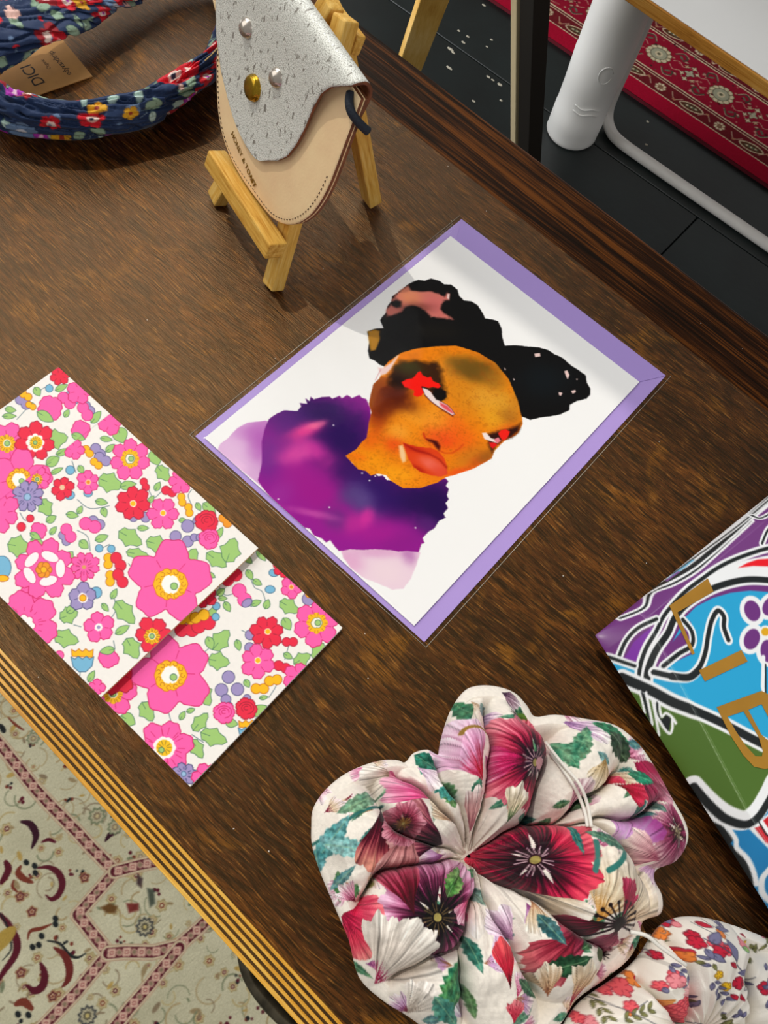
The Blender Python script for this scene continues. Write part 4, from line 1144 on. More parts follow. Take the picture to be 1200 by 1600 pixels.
so = flap.modifiers.new('thickness', 'SOLIDIFY'); so.thickness = .0017; so.offset = 0; so.material_offset = 1; so.material_offset_rim = 1
# studs and snap
def stud(name, a, b, r, hgt, mat, f0, ring=None):
    vs, fs = [], []
    prof_ = [(0, hgt), (.35, hgt * .95), (.65, hgt * .78), (.88, hgt * .45), (1, .0)]
    if ring:
        prof_ = [(0, hgt), (.5, hgt * .99), (.8, hgt * .9), (.93, hgt * .7), (.93, hgt * .45), (1.0, hgt * .38), (1.02, 0)]
    N = 24
    for k, h_ in prof_[1:]:
        for j in range(N):
            t = 2 * math.pi * j / N
            vs.append(PP(a + r * k * math.cos(t), b + r * k * math.sin(t), f0 + h_) * mmm)
    vs.append(PP(a, b, f0 + hgt) * mmm)
    for i in range(len(prof_) - 2):
        for j in range(N):
            fs.append((i * N + j, i * N + (j + 1) % N, (i + 1) * N + (j + 1) % N, (i + 1) * N + j))
    for j in range(N):
        fs.append((len(vs) - 1, j, (j + 1) % N))
    o = mesh_obj(name, vs, fs, mat, po, smooth=True)
    bm = bmesh.new(); bm.from_mesh(o.data); bmesh.ops.recalc_face_normals(bm, faces=bm.faces[:]); bm.to_mesh(o.data); bm.free()
    return o
PRL = plain('pearl_metal', 'c9bfb4', .22, metal=.8)
BRS = plain('brass', 'b08c28', .22, metal=.9)
S1 = stud('pearl_stud', -33.5, 113.6, 5.2, 4.2, PRL, 15.4)
S2 = stud('pearl_stud', 0.4, 110.4, 5.2, 4.2, PRL, 15.1)
S3 = stud('brass_snap', -14.8, 93.6, 6.6, 3.6, BRS, 14.8, ring=True)
# navy cord knotted through the right-hand side
NAVY = plain('navy_cord', '16202e', .7, bump=.5, bscale=900)
cp_ = smooth_path([PP(47, 137, 11), PP(50, 134.5, 12.5), PP(53.5, 131.5, 12), PP(57, 128.5, 8), PP(59.5, 126, 3.0)], 6)
tube('cord', [tuple(q * mmm) for q in cp_], .0021, NAVY, po, seg=10)
# stamped name, baseline a little askew
def text_curve(body, size, mat, parent, name, org, xd, yd, nd, ext=.04, align='LEFT', space=1.0):
    """flat lettering in a plane: org, xd (reading direction), yd (up), nd (out) in table millimetres"""
    cu = bpy.data.curves.new(name, 'FONT')
    cu.body = body; cu.size = size; cu.extrude = ext; cu.align_x = align; cu.space_character = space
    tmp = bpy.data.objects.new(name, cu); COL.objects.link(tmp)
    dg = bpy.context.evaluated_depsgraph_get()
    me = bpy.data.meshes.new_from_object(tmp.evaluated_get(dg))
    bpy.data.objects.remove(tmp, do_unlink=True)
    M = Matrix(((xd[0], yd[0], nd[0], org[0]), (xd[1], yd[1], nd[1], org[1]), (xd[2], yd[2], nd[2], org[2]), (0, 0, 0, 1)))
    me.transform(M); me.transform(Matrix.Scale(.001, 4))
    me.materials.clear(); me.materials.append(mat); me.name = name
    return link(bpy.data.objects.new(name, me), parent)
FOIL = plain('gold_foil_stamp', '9a7a34', .35, metal=.6)
tx = ea * .966 - eb * .257; ty = ea * .257 + eb * .966
text_curve('HONEY & TOAST', 4.3, FOIL, po, 'stamped_lettering', PP(-25.5, 58.4, 11.95), tx, ty, ef, .35, space=1.05)
# ------------------------------------------------------------------ things on the floor
# cream rug under the near side of the table
def lattice(lo, hi, a, b, fine, coarse):
    """coordinates fine between a and b, coarse elsewhere"""
    return np.unique(np.r_[np.arange(lo, a, coarse), np.arange(a, b, fine), np.arange(b, hi + 1, coarse)])
rug_ang = math.radians(-27)
rc, rs_ = math.cos(rug_ang), math.sin(rug_ang)
RUGZ = -742.0
def rloc(pts):
    p = np.array([px(u, v, RUGZ)[:2] for u, v in pts])
    return np.stack([p[:, 0] * rc + p[:, 1] * rs_, -p[:, 0] * rs_ + p[:, 1] * rc], 1)
vis = rloc([(0, 1060), (0, 1600), (480, 1600), (300, 1400)])
xs = lattice(-1000, 900, vis[:, 0].min() - 8, vis[:, 0].max() + 8, 1.25, 14)
ys = lattice(-900, 330, vis[:, 1].min() - 8, vis[:, 1].max() + 8, 1.25, 14)
gx, gy = np.meshgrid(xs, ys)
P = Paint(gx, gy, hexc('c6c2a6'), aa=.7)
mott = vnoise(P.X * .02, P.Y * .02, 3, 4)
P.c += ((mott - .5) * .14)[:, None]
rnd = random.Random(5)
MAR, BRN, BLK, GOLD, TAUP, PNK, SAGE = [hexc(h) for h in ('5a1c2a', '7a3a2c', '23282a', 'a5803c', '8a7a62', 'c79f90', '7c8468')]
Z1 = lambda L: rloc([(x / 4.615, 1080 + y / 4.615) for x, y in L])
Z2 = lambda L: rloc([(x / 4.615, 1340 + y / 4.615) for x, y in L])
Z3 = lambda L: rloc([(180 + x / 4.286, 1320 + y / 4.286) for x, y in L])
def rosette(c, r, cols, n=8):
    for k, col in zip((1, .72, .45, .22), cols):
        t = np.linspace(0, 2 * np.pi, 40, endpoint=False)
        rr = r * k * (1 + .14 * np.cos(n * t))
        P.poly(np.stack([c[0] + rr * np.cos(t), c[1] + rr * np.sin(t)], 1), col)
def band(L, w=11.5):
    p = smooth_path(L, 2) if len(L) > 30 else np.asarray(L)
    P.line(p, hexc('b99c84'), w + 6)
    P.line(p, hexc('d3c5a6'), w + 3.6)
    P.line(p, MAR, w)
    seg = np.r_[0, np.cumsum(np.linalg.norm(np.diff(p, axis=0), axis=1))]
    k = 0
    for s_ in np.arange(4, seg[-1] - 2, 8.6):
        c = np.array([np.interp(s_, seg, p[:, 0]), np.interp(s_, seg, p[:, 1])])
        if k % 2 == 0:
            rosette(c, 5.4, [PNK, hexc('d9b9a6'), hexc('a05a58'), hexc('e0c8b4')], 4)
        else:
            P.disc(c[0], c[1], 4.4, hexc('b48f80'), ry=3.6); P.disc(c[0], c[1], 2.2, TAUP)
        k += 1
# vines and blossoms over the whole rug
for i in range(620):
    dense = i < 480
    x = rnd.uniform(vis[:, 0].min(), vis[:, 0].max()) if dense else rnd.uniform(-1000, 900)
    y = rnd.uniform(vis[:, 1].min(), vis[:, 1].max()) if dense else rnd.uniform(-900, 330)
    r = rnd.uniform(3, 7)
    w = rnd.random()
    if w < .35:
        a = rnd.uniform(0, 6.28); t = np.linspace(a, a + rnd.uniform(2, 4), 12)
        P.line(np.stack([x + r * 2.2 * np.cos(t), y + r * 2.2 * np.sin(t)], 1), rnd.choice([hexc('b9a878'), SAGE, TAUP, hexc('a8936a')]), rnd.uniform(1, 2.4), .8)
    elif w < .6:
        rosette((x, y), r, [hexc('a89a70'), hexc('c9b88c'), rnd.choice([MAR, BRN, TAUP]), hexc('d2c8a8')], 6)
    elif w < .8:
        P.disc(x, y, r, rnd.choice([SAGE, TAUP, hexc('b69a58'), hexc('9c8a68')]), ry=r * .45, ang=rnd.uniform(0, 3), alpha=.85)
    else:
        for k in range(4):
            P.disc(x + rnd.uniform(-4, 4), y + rnd.uniform(-4, 4), rnd.uniform(1.2, 2.4), rnd.choice([MAR, BLK, BRN]))
def scroll(L, col, w0, w1):
    p = smooth_path(L, 6)
    n_ = len(p)
    for i in range(n_ - 1):
        k = i / n_
        P.line(p[i:i + 2], col, w0 + (w1 - w0) * math.sin(math.pi * min(1, k * 1.1)))
band(Z1([(-60, 310), (30, 420), (150, 570), (250, 700), (350, 810), (450, 910), (560, 1020), (660, 1130), (740, 1210)]) if 0 else np.vstack([Z1([(-260, 100), (30, 420), (150, 570), (250, 700), (350, 810), (450, 910), (560, 1020), (660, 1130)]), Z2([(830, 100)])]))
band(Z2([(830, 100), (560, 410), (780, 690), (560, 960), (330, 1200), (100, 1440)]))
band(np.vstack([Z2([(780, 690), (900, 680)]), Z3([(250, 720), (420, 680), (560, 560), (700, 420), (900, 200)])]))
band(np.vstack([Z2([(830, 100), (1000, 55)]), Z3([(240, 120), (420, 90), (700, 40)])]))
band(Z3([(430, 690), (330, 810), (230, 940), (100, 1090), (-60, 1290), (-200, 1460)]))
for L, c, w0, w1 in (([(150, 60), (130, 110), (170, 150), (235, 180)], BRN, 2, 7), ([(270, 75), (350, 70), (420, 110), (450, 190), (420, 270), (370, 300), (330, 270)], MAR, 1.5, 7.5), ([(100, 160), (90, 210), (130, 250)], BRN, 1, 3),
                     ([(200, 590), (220, 530), (300, 510), (370, 480)], BRN, 1, 4), ([(340, 600), (430, 620), (500, 700), (560, 720), (620, 690)], BLK, 1, 3), ([(390, 650), (460, 700), (500, 790), (490, 880), (450, 930)], hexc('6e2c28'), 2, 8.5),
                     ([(290, 760), (320, 830), (310, 920), (250, 960), (190, 920)], MAR, 2, 9), ([(110, 1060), (170, 1040), (230, 1090)], BRN, 3, 8), ([(0, 410), (60, 480), (120, 600), (110, 700), (30, 820), (-20, 900)], MAR, 4, 8),
                     ([(0, 400), (40, 470), (70, 560), (80, 660), (20, 740)], BLK, 1, 2), ([(40, 30), (60, 90), (10, 180)], MAR, 4, 8)):
    scroll(Z2(L), c, w0, w1)
for L, c, w0, w1 in (([(150, 940), (220, 960), (260, 1040), (230, 1130)], hexc('3a1a28'), 2, 8), ([(760, 1080), (800, 1030), (860, 1010)], hexc('3a1a28'), 2, 6), ([(60, 190), (110, 240), (170, 280)], BRN, 1, 3), ([(300, 1090), (350, 1070), (400, 1090)], MAR, 1, 4), ([(0, 240), (30, 290)], BLK, 2, 6)):
    scroll(Z1(L), c, w0, w1)
for x, y in ((190, 35), (250, 60), (255, 110), (400, 440), (300, 565), (280, 630), (235, 645), (130, 1130), (205, 1135), (400, 480)):
    q = Z2([(x, y)])[0]; P.disc(q[0], q[1], 4, BLK, ry=3)
for x, y, r in ((145, 280, 6), (230, 390, 6), (150, 830, 6), (610, 145, 6), (380, 1000, 6)):
    rosette(Z2([(x, y)])[0], r, [hexc('a07a58'), MAR, hexc('c4a484'), BRN], 5)
for x, y, r in ((1045, 500, 10), (630, 1140, 10)):
    rosette(Z2([(x, y)])[0], r, [hexc('4a4c4c'), hexc('b9b294'), hexc('5a5648'), hexc('c9b878')], 10)
for x, y, r in ((240, 340, 8), (700, 900, 10), (830, 980, 9)):
    rosette(Z1([(x, y)])[0], r, [SAGE, hexc('b8b296'), TAUP, hexc('c8b98c')], 9)
for L in (([(720, 360), (790, 330), (850, 350), (830, 400), (770, 400)], 0), ([(910, 330), (1000, 330), (1000, 380), (930, 400)], 1), ([(990, 120), (1030, 150), (1020, 220), (985, 190)], 2), ([(1060, 220), (1110, 230), (1120, 330), (1080, 360)], 3)):
    P.poly(Z2(L[0]), [hexc('6a4a28'), hexc('7a3430'), hexc('4a3a3c'), hexc('50584c')][L[1]], soft=.8)
q = Z2([(10, 600)])[0]; P.disc(q[0], q[1], 9, hexc('b09448'), alpha=.8, ry=20)
pile = (vnoise(gx * .8, gy * .8, 2, 2) - .5) * 1.6
rug = grid_obj('pile', np.stack([gx, gy, RUGZ + pile], -1) * mmm, printed('rug_wool', rough=.95, spec=.1, weave=.6, wscale=900, sheen=.15, grain=.25), None, P.out())
rg = thing('cream_rug', 'cream rug with maroon scrolls and trellis bands beneath the table', 'rug', (0, 0, TZ), rug_ang)
rug.parent = rg
box('rug_backing', (xs[0] * mmm, ys[0] * mmm, -.7495), (xs[-1] * mmm, ys[-1] * mmm, -.7430), plain('rug_back', '9a937a', .95), rg)

# red rug beyond the far side
e1 = np.array([.911, -.411]); e2 = np.array([.411, .911]); ra = math.atan2(e1[1], e1[0])
ys = np.r_[np.arange(1593, 1960, 1.6), np.arange(1960, 2500, 20)]
xs = np.r_[np.arange(-1100, -740, 20), np.arange(-740, -80, 1.6), np.arange(-80, 700, 20)]
gx, gy = np.meshgrid(xs, ys)
P = Paint(gx, gy, hexc('8a1226'), aa=1.0)
CRE, RED, DRK, OLV = hexc('d8c9a6'), hexc('9e1530'), hexc('54121c'), hexc('5c5a44')
def strip(y0, y1, c):
    P.poly([(-1400, y0), (700, y0), (700, y1), (-1400, y1)], c)
strip(1590, 1636, hexc('a80c2e')); strip(1636, 1639, CRE); strip(1639, 1678, hexc('6e1c24')); strip(1678, 1681, CRE); strip(1681, 1685, DRK); strip(1685, 1689, CRE)
strip(1689, 1800, hexc('96142e')); strip(1800, 1804, CRE); strip(1804, 1808, DRK); strip(1808, 1811, CRE); strip(1811, 1846, hexc('6e1c24')); strip(1846, 1850, CRE); strip(1850, 2500, hexc('86142c'))
def rug_x(u, v):
    return float(px(u, v, -741)[:2] @ e1)
LX, FX = rug_x(1080, 168), rug_x(1123, 198)
PER = rug_x(1173, 231) - LX
for yb in (1658, 1828):
    for k in range(-9, 12):
        x = LX + k * PER
        t = np.linspace(0, 2 * np.pi, 30, endpoint=False)
        lf = np.stack([x + 27 * np.cos(t), yb + 11 * np.sin(t) * np.abs(np.sin(t)) ** .3 + 4 * np.cos(t)], 1)
        P.poly(lf, hexc('5a3020'), CRE, 3.0)
        P.disc(x, yb, 17, OLV, ry=4.5, ang=.15)
        for d in (-10, 0, 10):
            P.disc(x + d, yb + d * .15, 2.6, CRE)
        x = FX + k * PER
        for q in range(8):
            tq = q * math.pi / 4
            P.disc(x + 9 * math.cos(tq), yb + 9 * math.sin(tq), 4.2, CRE, hexc('6a2a28'), .8)
        P.disc(x, yb, 5, hexc('8a6a50'))
        for sg in (-1, 1):
            m_ = (LX + FX) / 2 + k * PER + (0 if sg < 0 else PER / 2)
            P.line(smooth_path([(m_ - 14, yb + 8 * sg), (m_, yb - 8 * sg), (m_ + 14, yb + 6 * sg)], 5), CRE, 1.6)
            P.disc(m_, yb - 9 * sg, 4.5, hexc('b07a5c'), ry=3)
rnd = random.Random(11)
for i, x in enumerate(np.arange(-336 - 163 * 6, 690, 163)):
    c = (x, 1745)
    for k in range(12):
        t = k * math.pi / 6
        P.disc(c[0] + 22 * math.cos(t), c[1] + 22 * math.sin(t), 7.5, CRE, hexc('5a4a30'), 1.2)
    P.disc(*c, 19, hexc('a8a68c'), hexc('4c4a3c'), 1.5); P.disc(*c, 9, CRE); P.disc(*c, 4, OLV)
    m_ = x + 81
    for dx, dy, r, col in ((0, 0, 10, hexc('b4ae94')), (0, 22, 6, CRE), (0, -22, 6, CRE), (14, 10, 5, CRE), (-14, -10, 5, CRE), (16, -16, 5, hexc('c79a7a')), (-16, 16, 5, hexc('c79a7a'))):
        t = np.linspace(0, 2 * np.pi, 32, endpoint=False); rr = r * (1 + .28 * np.cos(4 * t))
        P.poly(np.stack([m_ + dx + rr * np.cos(t), 1745 + dy + rr * np.sin(t)], 1), col, hexc('4a1a1c'), 1.0)
    for s in (-1, 1):
        for s2 in (-1, 1):
            P.line(smooth_path([(x + 26 * s, 1745 + 30 * s2), (x + 40 * s, 1745 + 44 * s2), (x + 54 * s, 1745 + 36 * s2), (x + 50 * s, 1745 + 24 * s2)], 5), hexc('4a4638'), 4)
            P.line(smooth_path([(x + 34 * s, 1745 + 8 * s2), (x + 46 * s, 1745 + 16 * s2), (x + 60 * s, 1745 + 8 * s2), (x + 72 * s, 1745 + 20 * s2)], 5), CRE, 1.3)
            P.disc(x + 58 * s, 1745 + 26 * s2, 5, hexc('c49a86'), hexc('4a1a1c'), 1, ry=3.4, ang=.6 * s * s2)
            P.disc(x + 42 * s, 1745 + 30 * s2, 7, hexc('6a6a58'), ry=3, ang=-.7 * s * s2)
            P.line(smooth_path([(x + 26 * s, 1745 + 32 * s2), (x + 40 * s, 1745 + 47 * s2), (x + 56 * s, 1745 + 40 * s2)], 5), CRE, 1.4)
for i in range(420):
    x, y = rnd.uniform(-900, 0), rnd.uniform(1692, 1960)
    P.disc(x, y, rnd.uniform(1.5, 3.5), rnd.choice([CRE, hexc('2e2620'), hexc('c48a78'), DRK, OLV]), alpha=.75)
pile = (vnoise(gx * .5, gy * .5, 2, 2) - .5) * 1.6
rr_ = thing('red_rug', 'crimson rug with cream rosettes on the black floor', 'rug', (0, 0, TZ), ra)
grid_obj('pile', np.stack([gx, gy, -741 + pile], -1) * mmm, printed('red_rug_wool', rough=.95, spec=.1, weave=.6, wscale=700, grain=.2), rr_, P.out())
box('rug_backing', (xs[0] * mmm, ys[0] * mmm, -.7495), (xs[-1] * mmm, ys[-1] * mmm, -.7425), plain('red_rug_back', '6a0c20', .95), rr_)

# white pillar
PLW = plain('white_gloss_paint', 'f6f6f3', .38, bump=.25, bscale=25)
pl = thing('white_pillar', 'round white painted pillar standing on the black floor', 'pillar', W(119.7 + 4, 1457.9 + 26, -750))
vs, fs = [], []
N = 40
zz = [0, 4, 10, 30, 60, 62, 110, 180, 182, 260, 400, 700, 1200, 1900]
rsd = random.Random(3)
for z_ in zz:
    r_ = 51.5 + rsd.uniform(-.8, .8) - (2.5 if z_ == 0 else 0)
    for k in range(N):
        a = 2 * math.pi * k / N
        q = r_ + .7 * math.sin(3 * a + z_ * .02)
        vs.append((q * math.cos(a) * mmm, q * math.sin(a) * mmm, z_ * mmm))
for i in range(len(zz) - 1):
    for k in range(N):
        fs.append((i * N + k, i * N + (k + 1) % N, (i + 1) * N + (k + 1) % N, (i + 1) * N + k))
fs.append(tuple(range(N))[::-1]); fs.append(tuple((len(zz) - 1) * N + k for k in range(N)))
mesh_obj('pillar_shaft', vs, fs, PLW, pl, smooth=True)
# raised paint lumps on its near face
for a, z_, r_ in ((-1.25, 170, 13),):
    pts = []
    for t in np.linspace(0.3, 6.0, 22):
        aa = a + r_ / 52 * math.cos(t); zq = z_ + r_ * 1.3 * math.sin(t)
        pts.append((51.6 * math.cos(aa) * mmm, 51.6 * math.sin(aa) * mmm, zq * mmm))
    tube('paint_ridge', pts, .0011, PLW, pl, seg=6)
for z_ in (96, 84):
    pts = [(51.8 * math.cos(a) * mmm, 51.8 * math.sin(a) * mmm, (z_ + 2 * math.sin(a * 9)) * mmm) for a in np.linspace(-1.9, -.9, 16)]
    tube('paint_ridge', pts, .0011, PLW, pl, seg=6)

# white bench with tube legs
WTB = plain('white_tube_paint', 'efede8', .3)
WTOP = plain('white_laminate', 'e4e3e0', .35)
PLY = wood('plywood_edge', '7a4812', 'b0762c', 'c99a50', sx=4, sy=200, fine=(10, 900), rough=.5)
bd = np.array([.894, -.447]); bn = np.array([.447, .894]); ba = math.atan2(bd[1], bd[0])
b0 = np.array([134.0, 1257.0])
bt = thing('white_bench', 'white topped bench with plywood edge on white tube legs', 'bench', W(b0[0], b0[1], -330), ba)
box('bench_top', (-.120, .004, -.0001), (.95, .43, .0016), WTOP, bt, bevel=.0006)
box('plywood_core', (-.120, 0, -.018), (.95, .432, -.0002), PLY, bt, bevel=.0008)
def bl(x, y, z):
    d = np.array([x, y]) - b0
    return (float(d @ bd) * mmm, float(d @ bn) * mmm, (z + 330) * mmm)
tp_ = [bl(179, 1540, -360), bl(179, 1540, -600), bl(179, 1541, -690), bl(183, 1535, -722), bl(196, 1516, -737), bl(222, 1490, -739), bl(300, 1452, -739), bl(555, 1336, -739), bl(900, 1180, -739)]
tube('leg_frame', smooth_path(tp_, 5), .011, WTB, bt, seg=16)
tube('under_rail', [bl(236, 1268, -362), bl(300, 1236, -362), bl(420, 1180, -362), bl(800, 1000, -362)], .013, WTB, bt, seg=14)
tube('under_rail', [bl(179, 1540, -362), bl(700, 1300, -362)], .010, WTB, bt, seg=12)

# two slanting wooden legs of a stand
PAL = wood('pale_stand_wood', 'c08a34', 'dcae58', 'ecca86', sx=12, sy=120, fine=(30, 500), rough=.5, contrast=.6, axis='Z')
sd_ = thing('wooden_stand', 'pale wooden stand with two slanting legs behind the table', 'stand', W(0, 0, -750))
def stand_leg(name, p, q, wd, w, t, mat=None):
    o = stick(name, np.array(p) + np.array([0, 0, 750.0]), np.array(q) + np.array([0, 0, 750.0]), wd, w, t, mat or PAL, sd_, bevel=1.5)
    return o
stand_leg('leg', (-229, 1475, -749), (-126, 1136, -150), (1, .2, 0), 44, 40)
stand_leg('leg', (40, 1372, -749), (-89, 1192, -150), (.75, -.66, 0), 16, 34, plain('cream_leg_paint', 'f0dcb0', .5))  # stand wood colour lightened, since this strip faces away from the light
DKL = plain('dark_stained_board', '1c150c', .6)  # dark brown board for the right side of the second leg
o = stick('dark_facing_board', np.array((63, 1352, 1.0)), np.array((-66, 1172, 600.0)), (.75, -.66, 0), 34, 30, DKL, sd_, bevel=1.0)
stand_leg('cross_bar', (-170, 1150, -165), (-20, 1190, -165), (0, 0, 1), 40, 20)
# ------------------------------------------------------------------ printed paper gift bag lying on its side
BO = np.array([119.2, 155.3]); b1 = np.array([.591, .807]); b2 = np.array([.704, -.710])
BINV = np.linalg.inv(np.stack([b1, b2], 1))
BS, BT, BMID = 235.0, 190.0, 14.0
def crease(t):
    return np.clip(23.0 - .12 * t, 11, 23)
def bag_z(s, t):
    s, t = np.asarray(s, float), np.asarray(t, float)
    k = np.clip(s / crease(t), 0, 1)
    up = 13.0 * k ** .85 + 4.0 * np.sin(np.clip((s - crease(t)) / 120, 0, 1) * np.pi / 2)
    e = np.clip(t / 9.0, 0, 1) ** .55 * np.clip((BT - t) / 9.0, 0, 1) ** .55 * np.clip((BS - s) / 9, 0, 1) ** .55
    return BMID + up * e
def bag_st(pts):
    out = []
    for u, v in pts:
        z = 28.0
        for _ in range(5):
            q = px(u, v, z)[:2] - BO
            s, t = BINV @ q
            z = float(bag_z(max(s, 0), max(t, 0)))
        out.append((s, t))
    return np.array(out)
BA = lambda L: bag_st([(920 + x / 4.286, 770 + y / 4.286) for x, y in L])
BB = lambda L: bag_st([(980 + x / 4.705, 1080 + y / 4.705) for x, y in L])
ss = np.r_[np.arange(0, 130, .42), np.arange(130, BS + .1, .8)]
tt = np.r_[np.arange(0, 135, .42), np.arange(135, BT + .1, .9)]
gs, gt = np.meshgrid(ss, tt)
P = Paint(gs, gt, hexc('6c2f78'), aa=.25)
WHT_, BLK_, BLU, PUR, GRN = hexc('eef0f2'), hexc('151b1d'), hexc('23a2d4'), hexc('6c2f78'), hexc('4c6c26')
def band2(pts, wb, ww, f=BA, n=6):
    p = f(smooth_path(pts, n))
    P.line(p, WHT_, wb + 2 * ww); P.line(p, BLK_, wb)
P.poly(BB([(-200, -260), (60, -40), (300, 30), (500, 160), (820, 310), (1035, 430), (1300, 570), (1300, 2000), (300, 2000), (-200, 400)]), GRN)
P.poly(BA([(2600, 1500), (2300, 1150), (1900, 820), (1400, 680), (1080, 655), (950, 670), (830, 705), (720, 760), (650, 830), (560, 1000), (480, 1150), (420, 1240), (420, 1290), (660, 1390), (900, 1500), (1400, 1800), (2400, 2400)]), BLU)
P.poly(BA([(100, 1090), (330, 1150), (330, 1250), (200, 1210)]), BLU)
P.poly(BA([(480, 1150), (540, 1020), (620, 930), (680, 860), (725, 990), (690, 1080), (560, 1140)]), PUR)
P.poly(BA([(240, 1110), (300, 1000), (380, 930), (430, 900), (360, 1060), (330, 1130)]), hexc('7a2aa0'))
# white ground and red petal at the right
P.poly(BA([(780, 575), (900, 500), (1050, 450), (1400, 380), (1400, 560), (1000, 560), (830, 625)]), WHT_)
P.poly(BA([(1000, 503), (1060, 470), (1130, 446), (1400, 430), (1400, 500), (1100, 490)]), hexc('ea1020'))
P.poly(BA([(560, 560), (700, 480), (860, 380), (1000, 260), (1200, 100), (1400, -60), (1300, -200), (600, 400)]), WHT_)
P.poly(BA([(640, 640), (760, 540), (900, 400), (1060, 200), (1300, 230), (1160, 340), (1000, 400), (860, 460), (720, 560)]), hexc('733a7e'))
band2([(210, 840), (370, 770), (415, 670), (560, 610), (700, 530), (830, 420), (960, 300), (1080, 190)], 1.1, 1.1)
band2([(380, 660), (520, 590), (680, 500), (820, 390), (980, 250), (1120, 120), (1300, -40)], 2.2, 1.0)
band2([(420, 620), (560, 540), (700, 440), (880, 310), (1050, 180), (1250, 10)], .7, .7)
P.line(BA([(540, 570), (700, 450)]), hexc('6ab4d8'), .9); P.line(BA([(520, 590), (600, 530)]), hexc('8a5aa0'), .9)
band2([(1090, 150), (1150, 170), (1230, 130)], .9, .9); band2([(1160, 340), (1200, 250), (1260, 200)], 1.2, 1.2)
band2([(1300, 350), (1150, 385), (980, 445), (860, 505), (760, 575), (660, 650), (570, 740), (500, 830), (450, 930), (385, 1040), (345, 1160), (340, 1275)], 1.9, 1.3)
band2([(1400, 610), (1200, 585), (1050, 582), (900, 615), (780, 665), (670, 735), (580, 830), (530, 940), (460, 1040), (420, 1120), (395, 1200), (388, 1290)], 3.1, 1.3)
band2([(205, 1090), (250, 990), (330, 905), (455, 845)], 1.7, 1.1)
band2([(630, 850), (690, 930), (690, 1020), (600, 1080), (500, 1160)], 2.0, 1.1)
band2([(435, 1200), (560, 1228), (670, 1232), (740, 1170), (780, 1070), (800, 950), (825, 850), (865, 790), (905, 830), (905, 900), (935, 985)], 2.3, 1.3)
P.line(BA(smooth_path([(560, 1228), (670, 1236), (735, 1190)], 6)), BLK_, 3.3)
band2([(120, 1095), (310, 1160)], 1.4, 1.0)
band2([(215, 1235), (400, 1315), (560, 1400), (700, 1455), (900, 1545), (1100, 1650), (1400, 1800)], 3.9, 1.5)
# flower
for x, y, rx, ry, a in ((1095, 790, 56, 78, -.35), (1092, 980, 56, 78, .35), (1215, 760, 50, 70, .5), (1200, 1060, 55, 80, -.1), (1300, 930, 70, 55, 0)):
    P.poly(BA(ell(x, y, rx + 26, ry + 26, a, np.linspace(0, 6.283, 24)[:-1])), WHT_)
for x, y, rx, ry, a in ((1095, 790, 52, 72, -.35), (1092, 980, 52, 72, .35), (1215, 760, 48, 66, .5), (1200, 1060, 50, 76, -.1), (1300, 930, 66, 50, 0)):
    P.poly(BA(ell(x, y, rx, ry, a, np.linspace(0, 6.283, 24)[:-1])), hexc('6c2f7c'))
P.poly(BA(ell(1183, 930, 42, 42, 0, np.linspace(0, 6.283, 20)[:-1])), WHT_); P.poly(BA(ell(1183, 930, 28, 28, 0, np.linspace(0, 6.283, 20)[:-1])), hexc('e0a818'))
P.line(BA([(1170, 1100), (1165, 1300), (1185, 1400)]), WHT_, 2); P.line(BA([(1185, 1150), (1185, 1400)]), BLK_, .8)
# lower left swirls and strips
for L in ([(95, 0), (130, 160)], [(140, 10), (185, 245)], [(185, 55), (235, 325)]):
    P.line(BB(L), WHT_, 1.0)
P.poly(BB([(100, 0), (130, 20), (180, 240), (150, 190)]), BLK_); P.line(BB([(140, 10), (185, 245)]), WHT_, .9)
P.line(BB(smooth_path([(210, 70), (215, 160), (260, 250), (315, 310), (335, 270), (335, 205), (360, 235), (330, 190), (285, 160), (255, 185), (235, 90)], 4)), WHT_, 1.1)
P.poly(BB(smooth_loop([(215, 80), (222, 160), (265, 240), (305, 290), (318, 240), (320, 200), (290, 175), (255, 205), (232, 150), (230, 90)], 3)), BLK_)
# lower end: black line, blue ground, red and white
P.poly(BB([(440, 640), (480, 690), (540, 770), (620, 850), (760, 930), (860, 960), (960, 920), (1020, 800), (1060, 640), (1400, 700), (1400, 2200), (500, 2200), (300, 900)]), hexc('1b7fba'))
P.poly(BB([(300, 700), (480, 700), (600, 880), (700, 960), (800, 1080), (770, 1120), (830, 1170), (900, 1240), (950, 1400), (960, 1600), (960, 2200), (300, 2200)]), BLK_)
P.line(BB(smooth_path([(590, 870), (690, 940), (760, 1010), (815, 1090), (820, 1150), (900, 1230), (945, 1330), (962, 1420)], 4)), WHT_, 1.6)
P.line(BB(smooth_path([(1300, 520), (1100, 640), (1030, 760), (950, 890), (860, 950), (740, 910), (600, 810), (480, 690)], 5)), WHT_, 7.6)
P.line(BB(smooth_path([(1300, 560), (1110, 680), (1045, 800), (960, 930), (870, 980), (740, 935), (610, 830), (490, 700)], 5)), BLK_, 3.1)
P.poly(BB([(900, 1010), (1050, 890), (1200, 860), (1200, 1300), (1035, 1150)]), WHT_); P.poly(BB([(940, 1005), (985, 985), (1035, 1060), (1200, 1200), (1200, 1260), (1020, 1110)]), hexc('c8101e')); P.poly(BB([(1000, 950), (1060, 900), (1200, 900), (1200, 1060), (1060, 1040)]), hexc('c8101e'))
P.line(BB([(970, 965), (1020, 1050), (1200, 1180)]), BLK_, .8)
P.line(BB(smooth_path([(1060, 1300), (1010, 1380), (1005, 1480), (1060, 1540)], 4)), WHT_, 2)
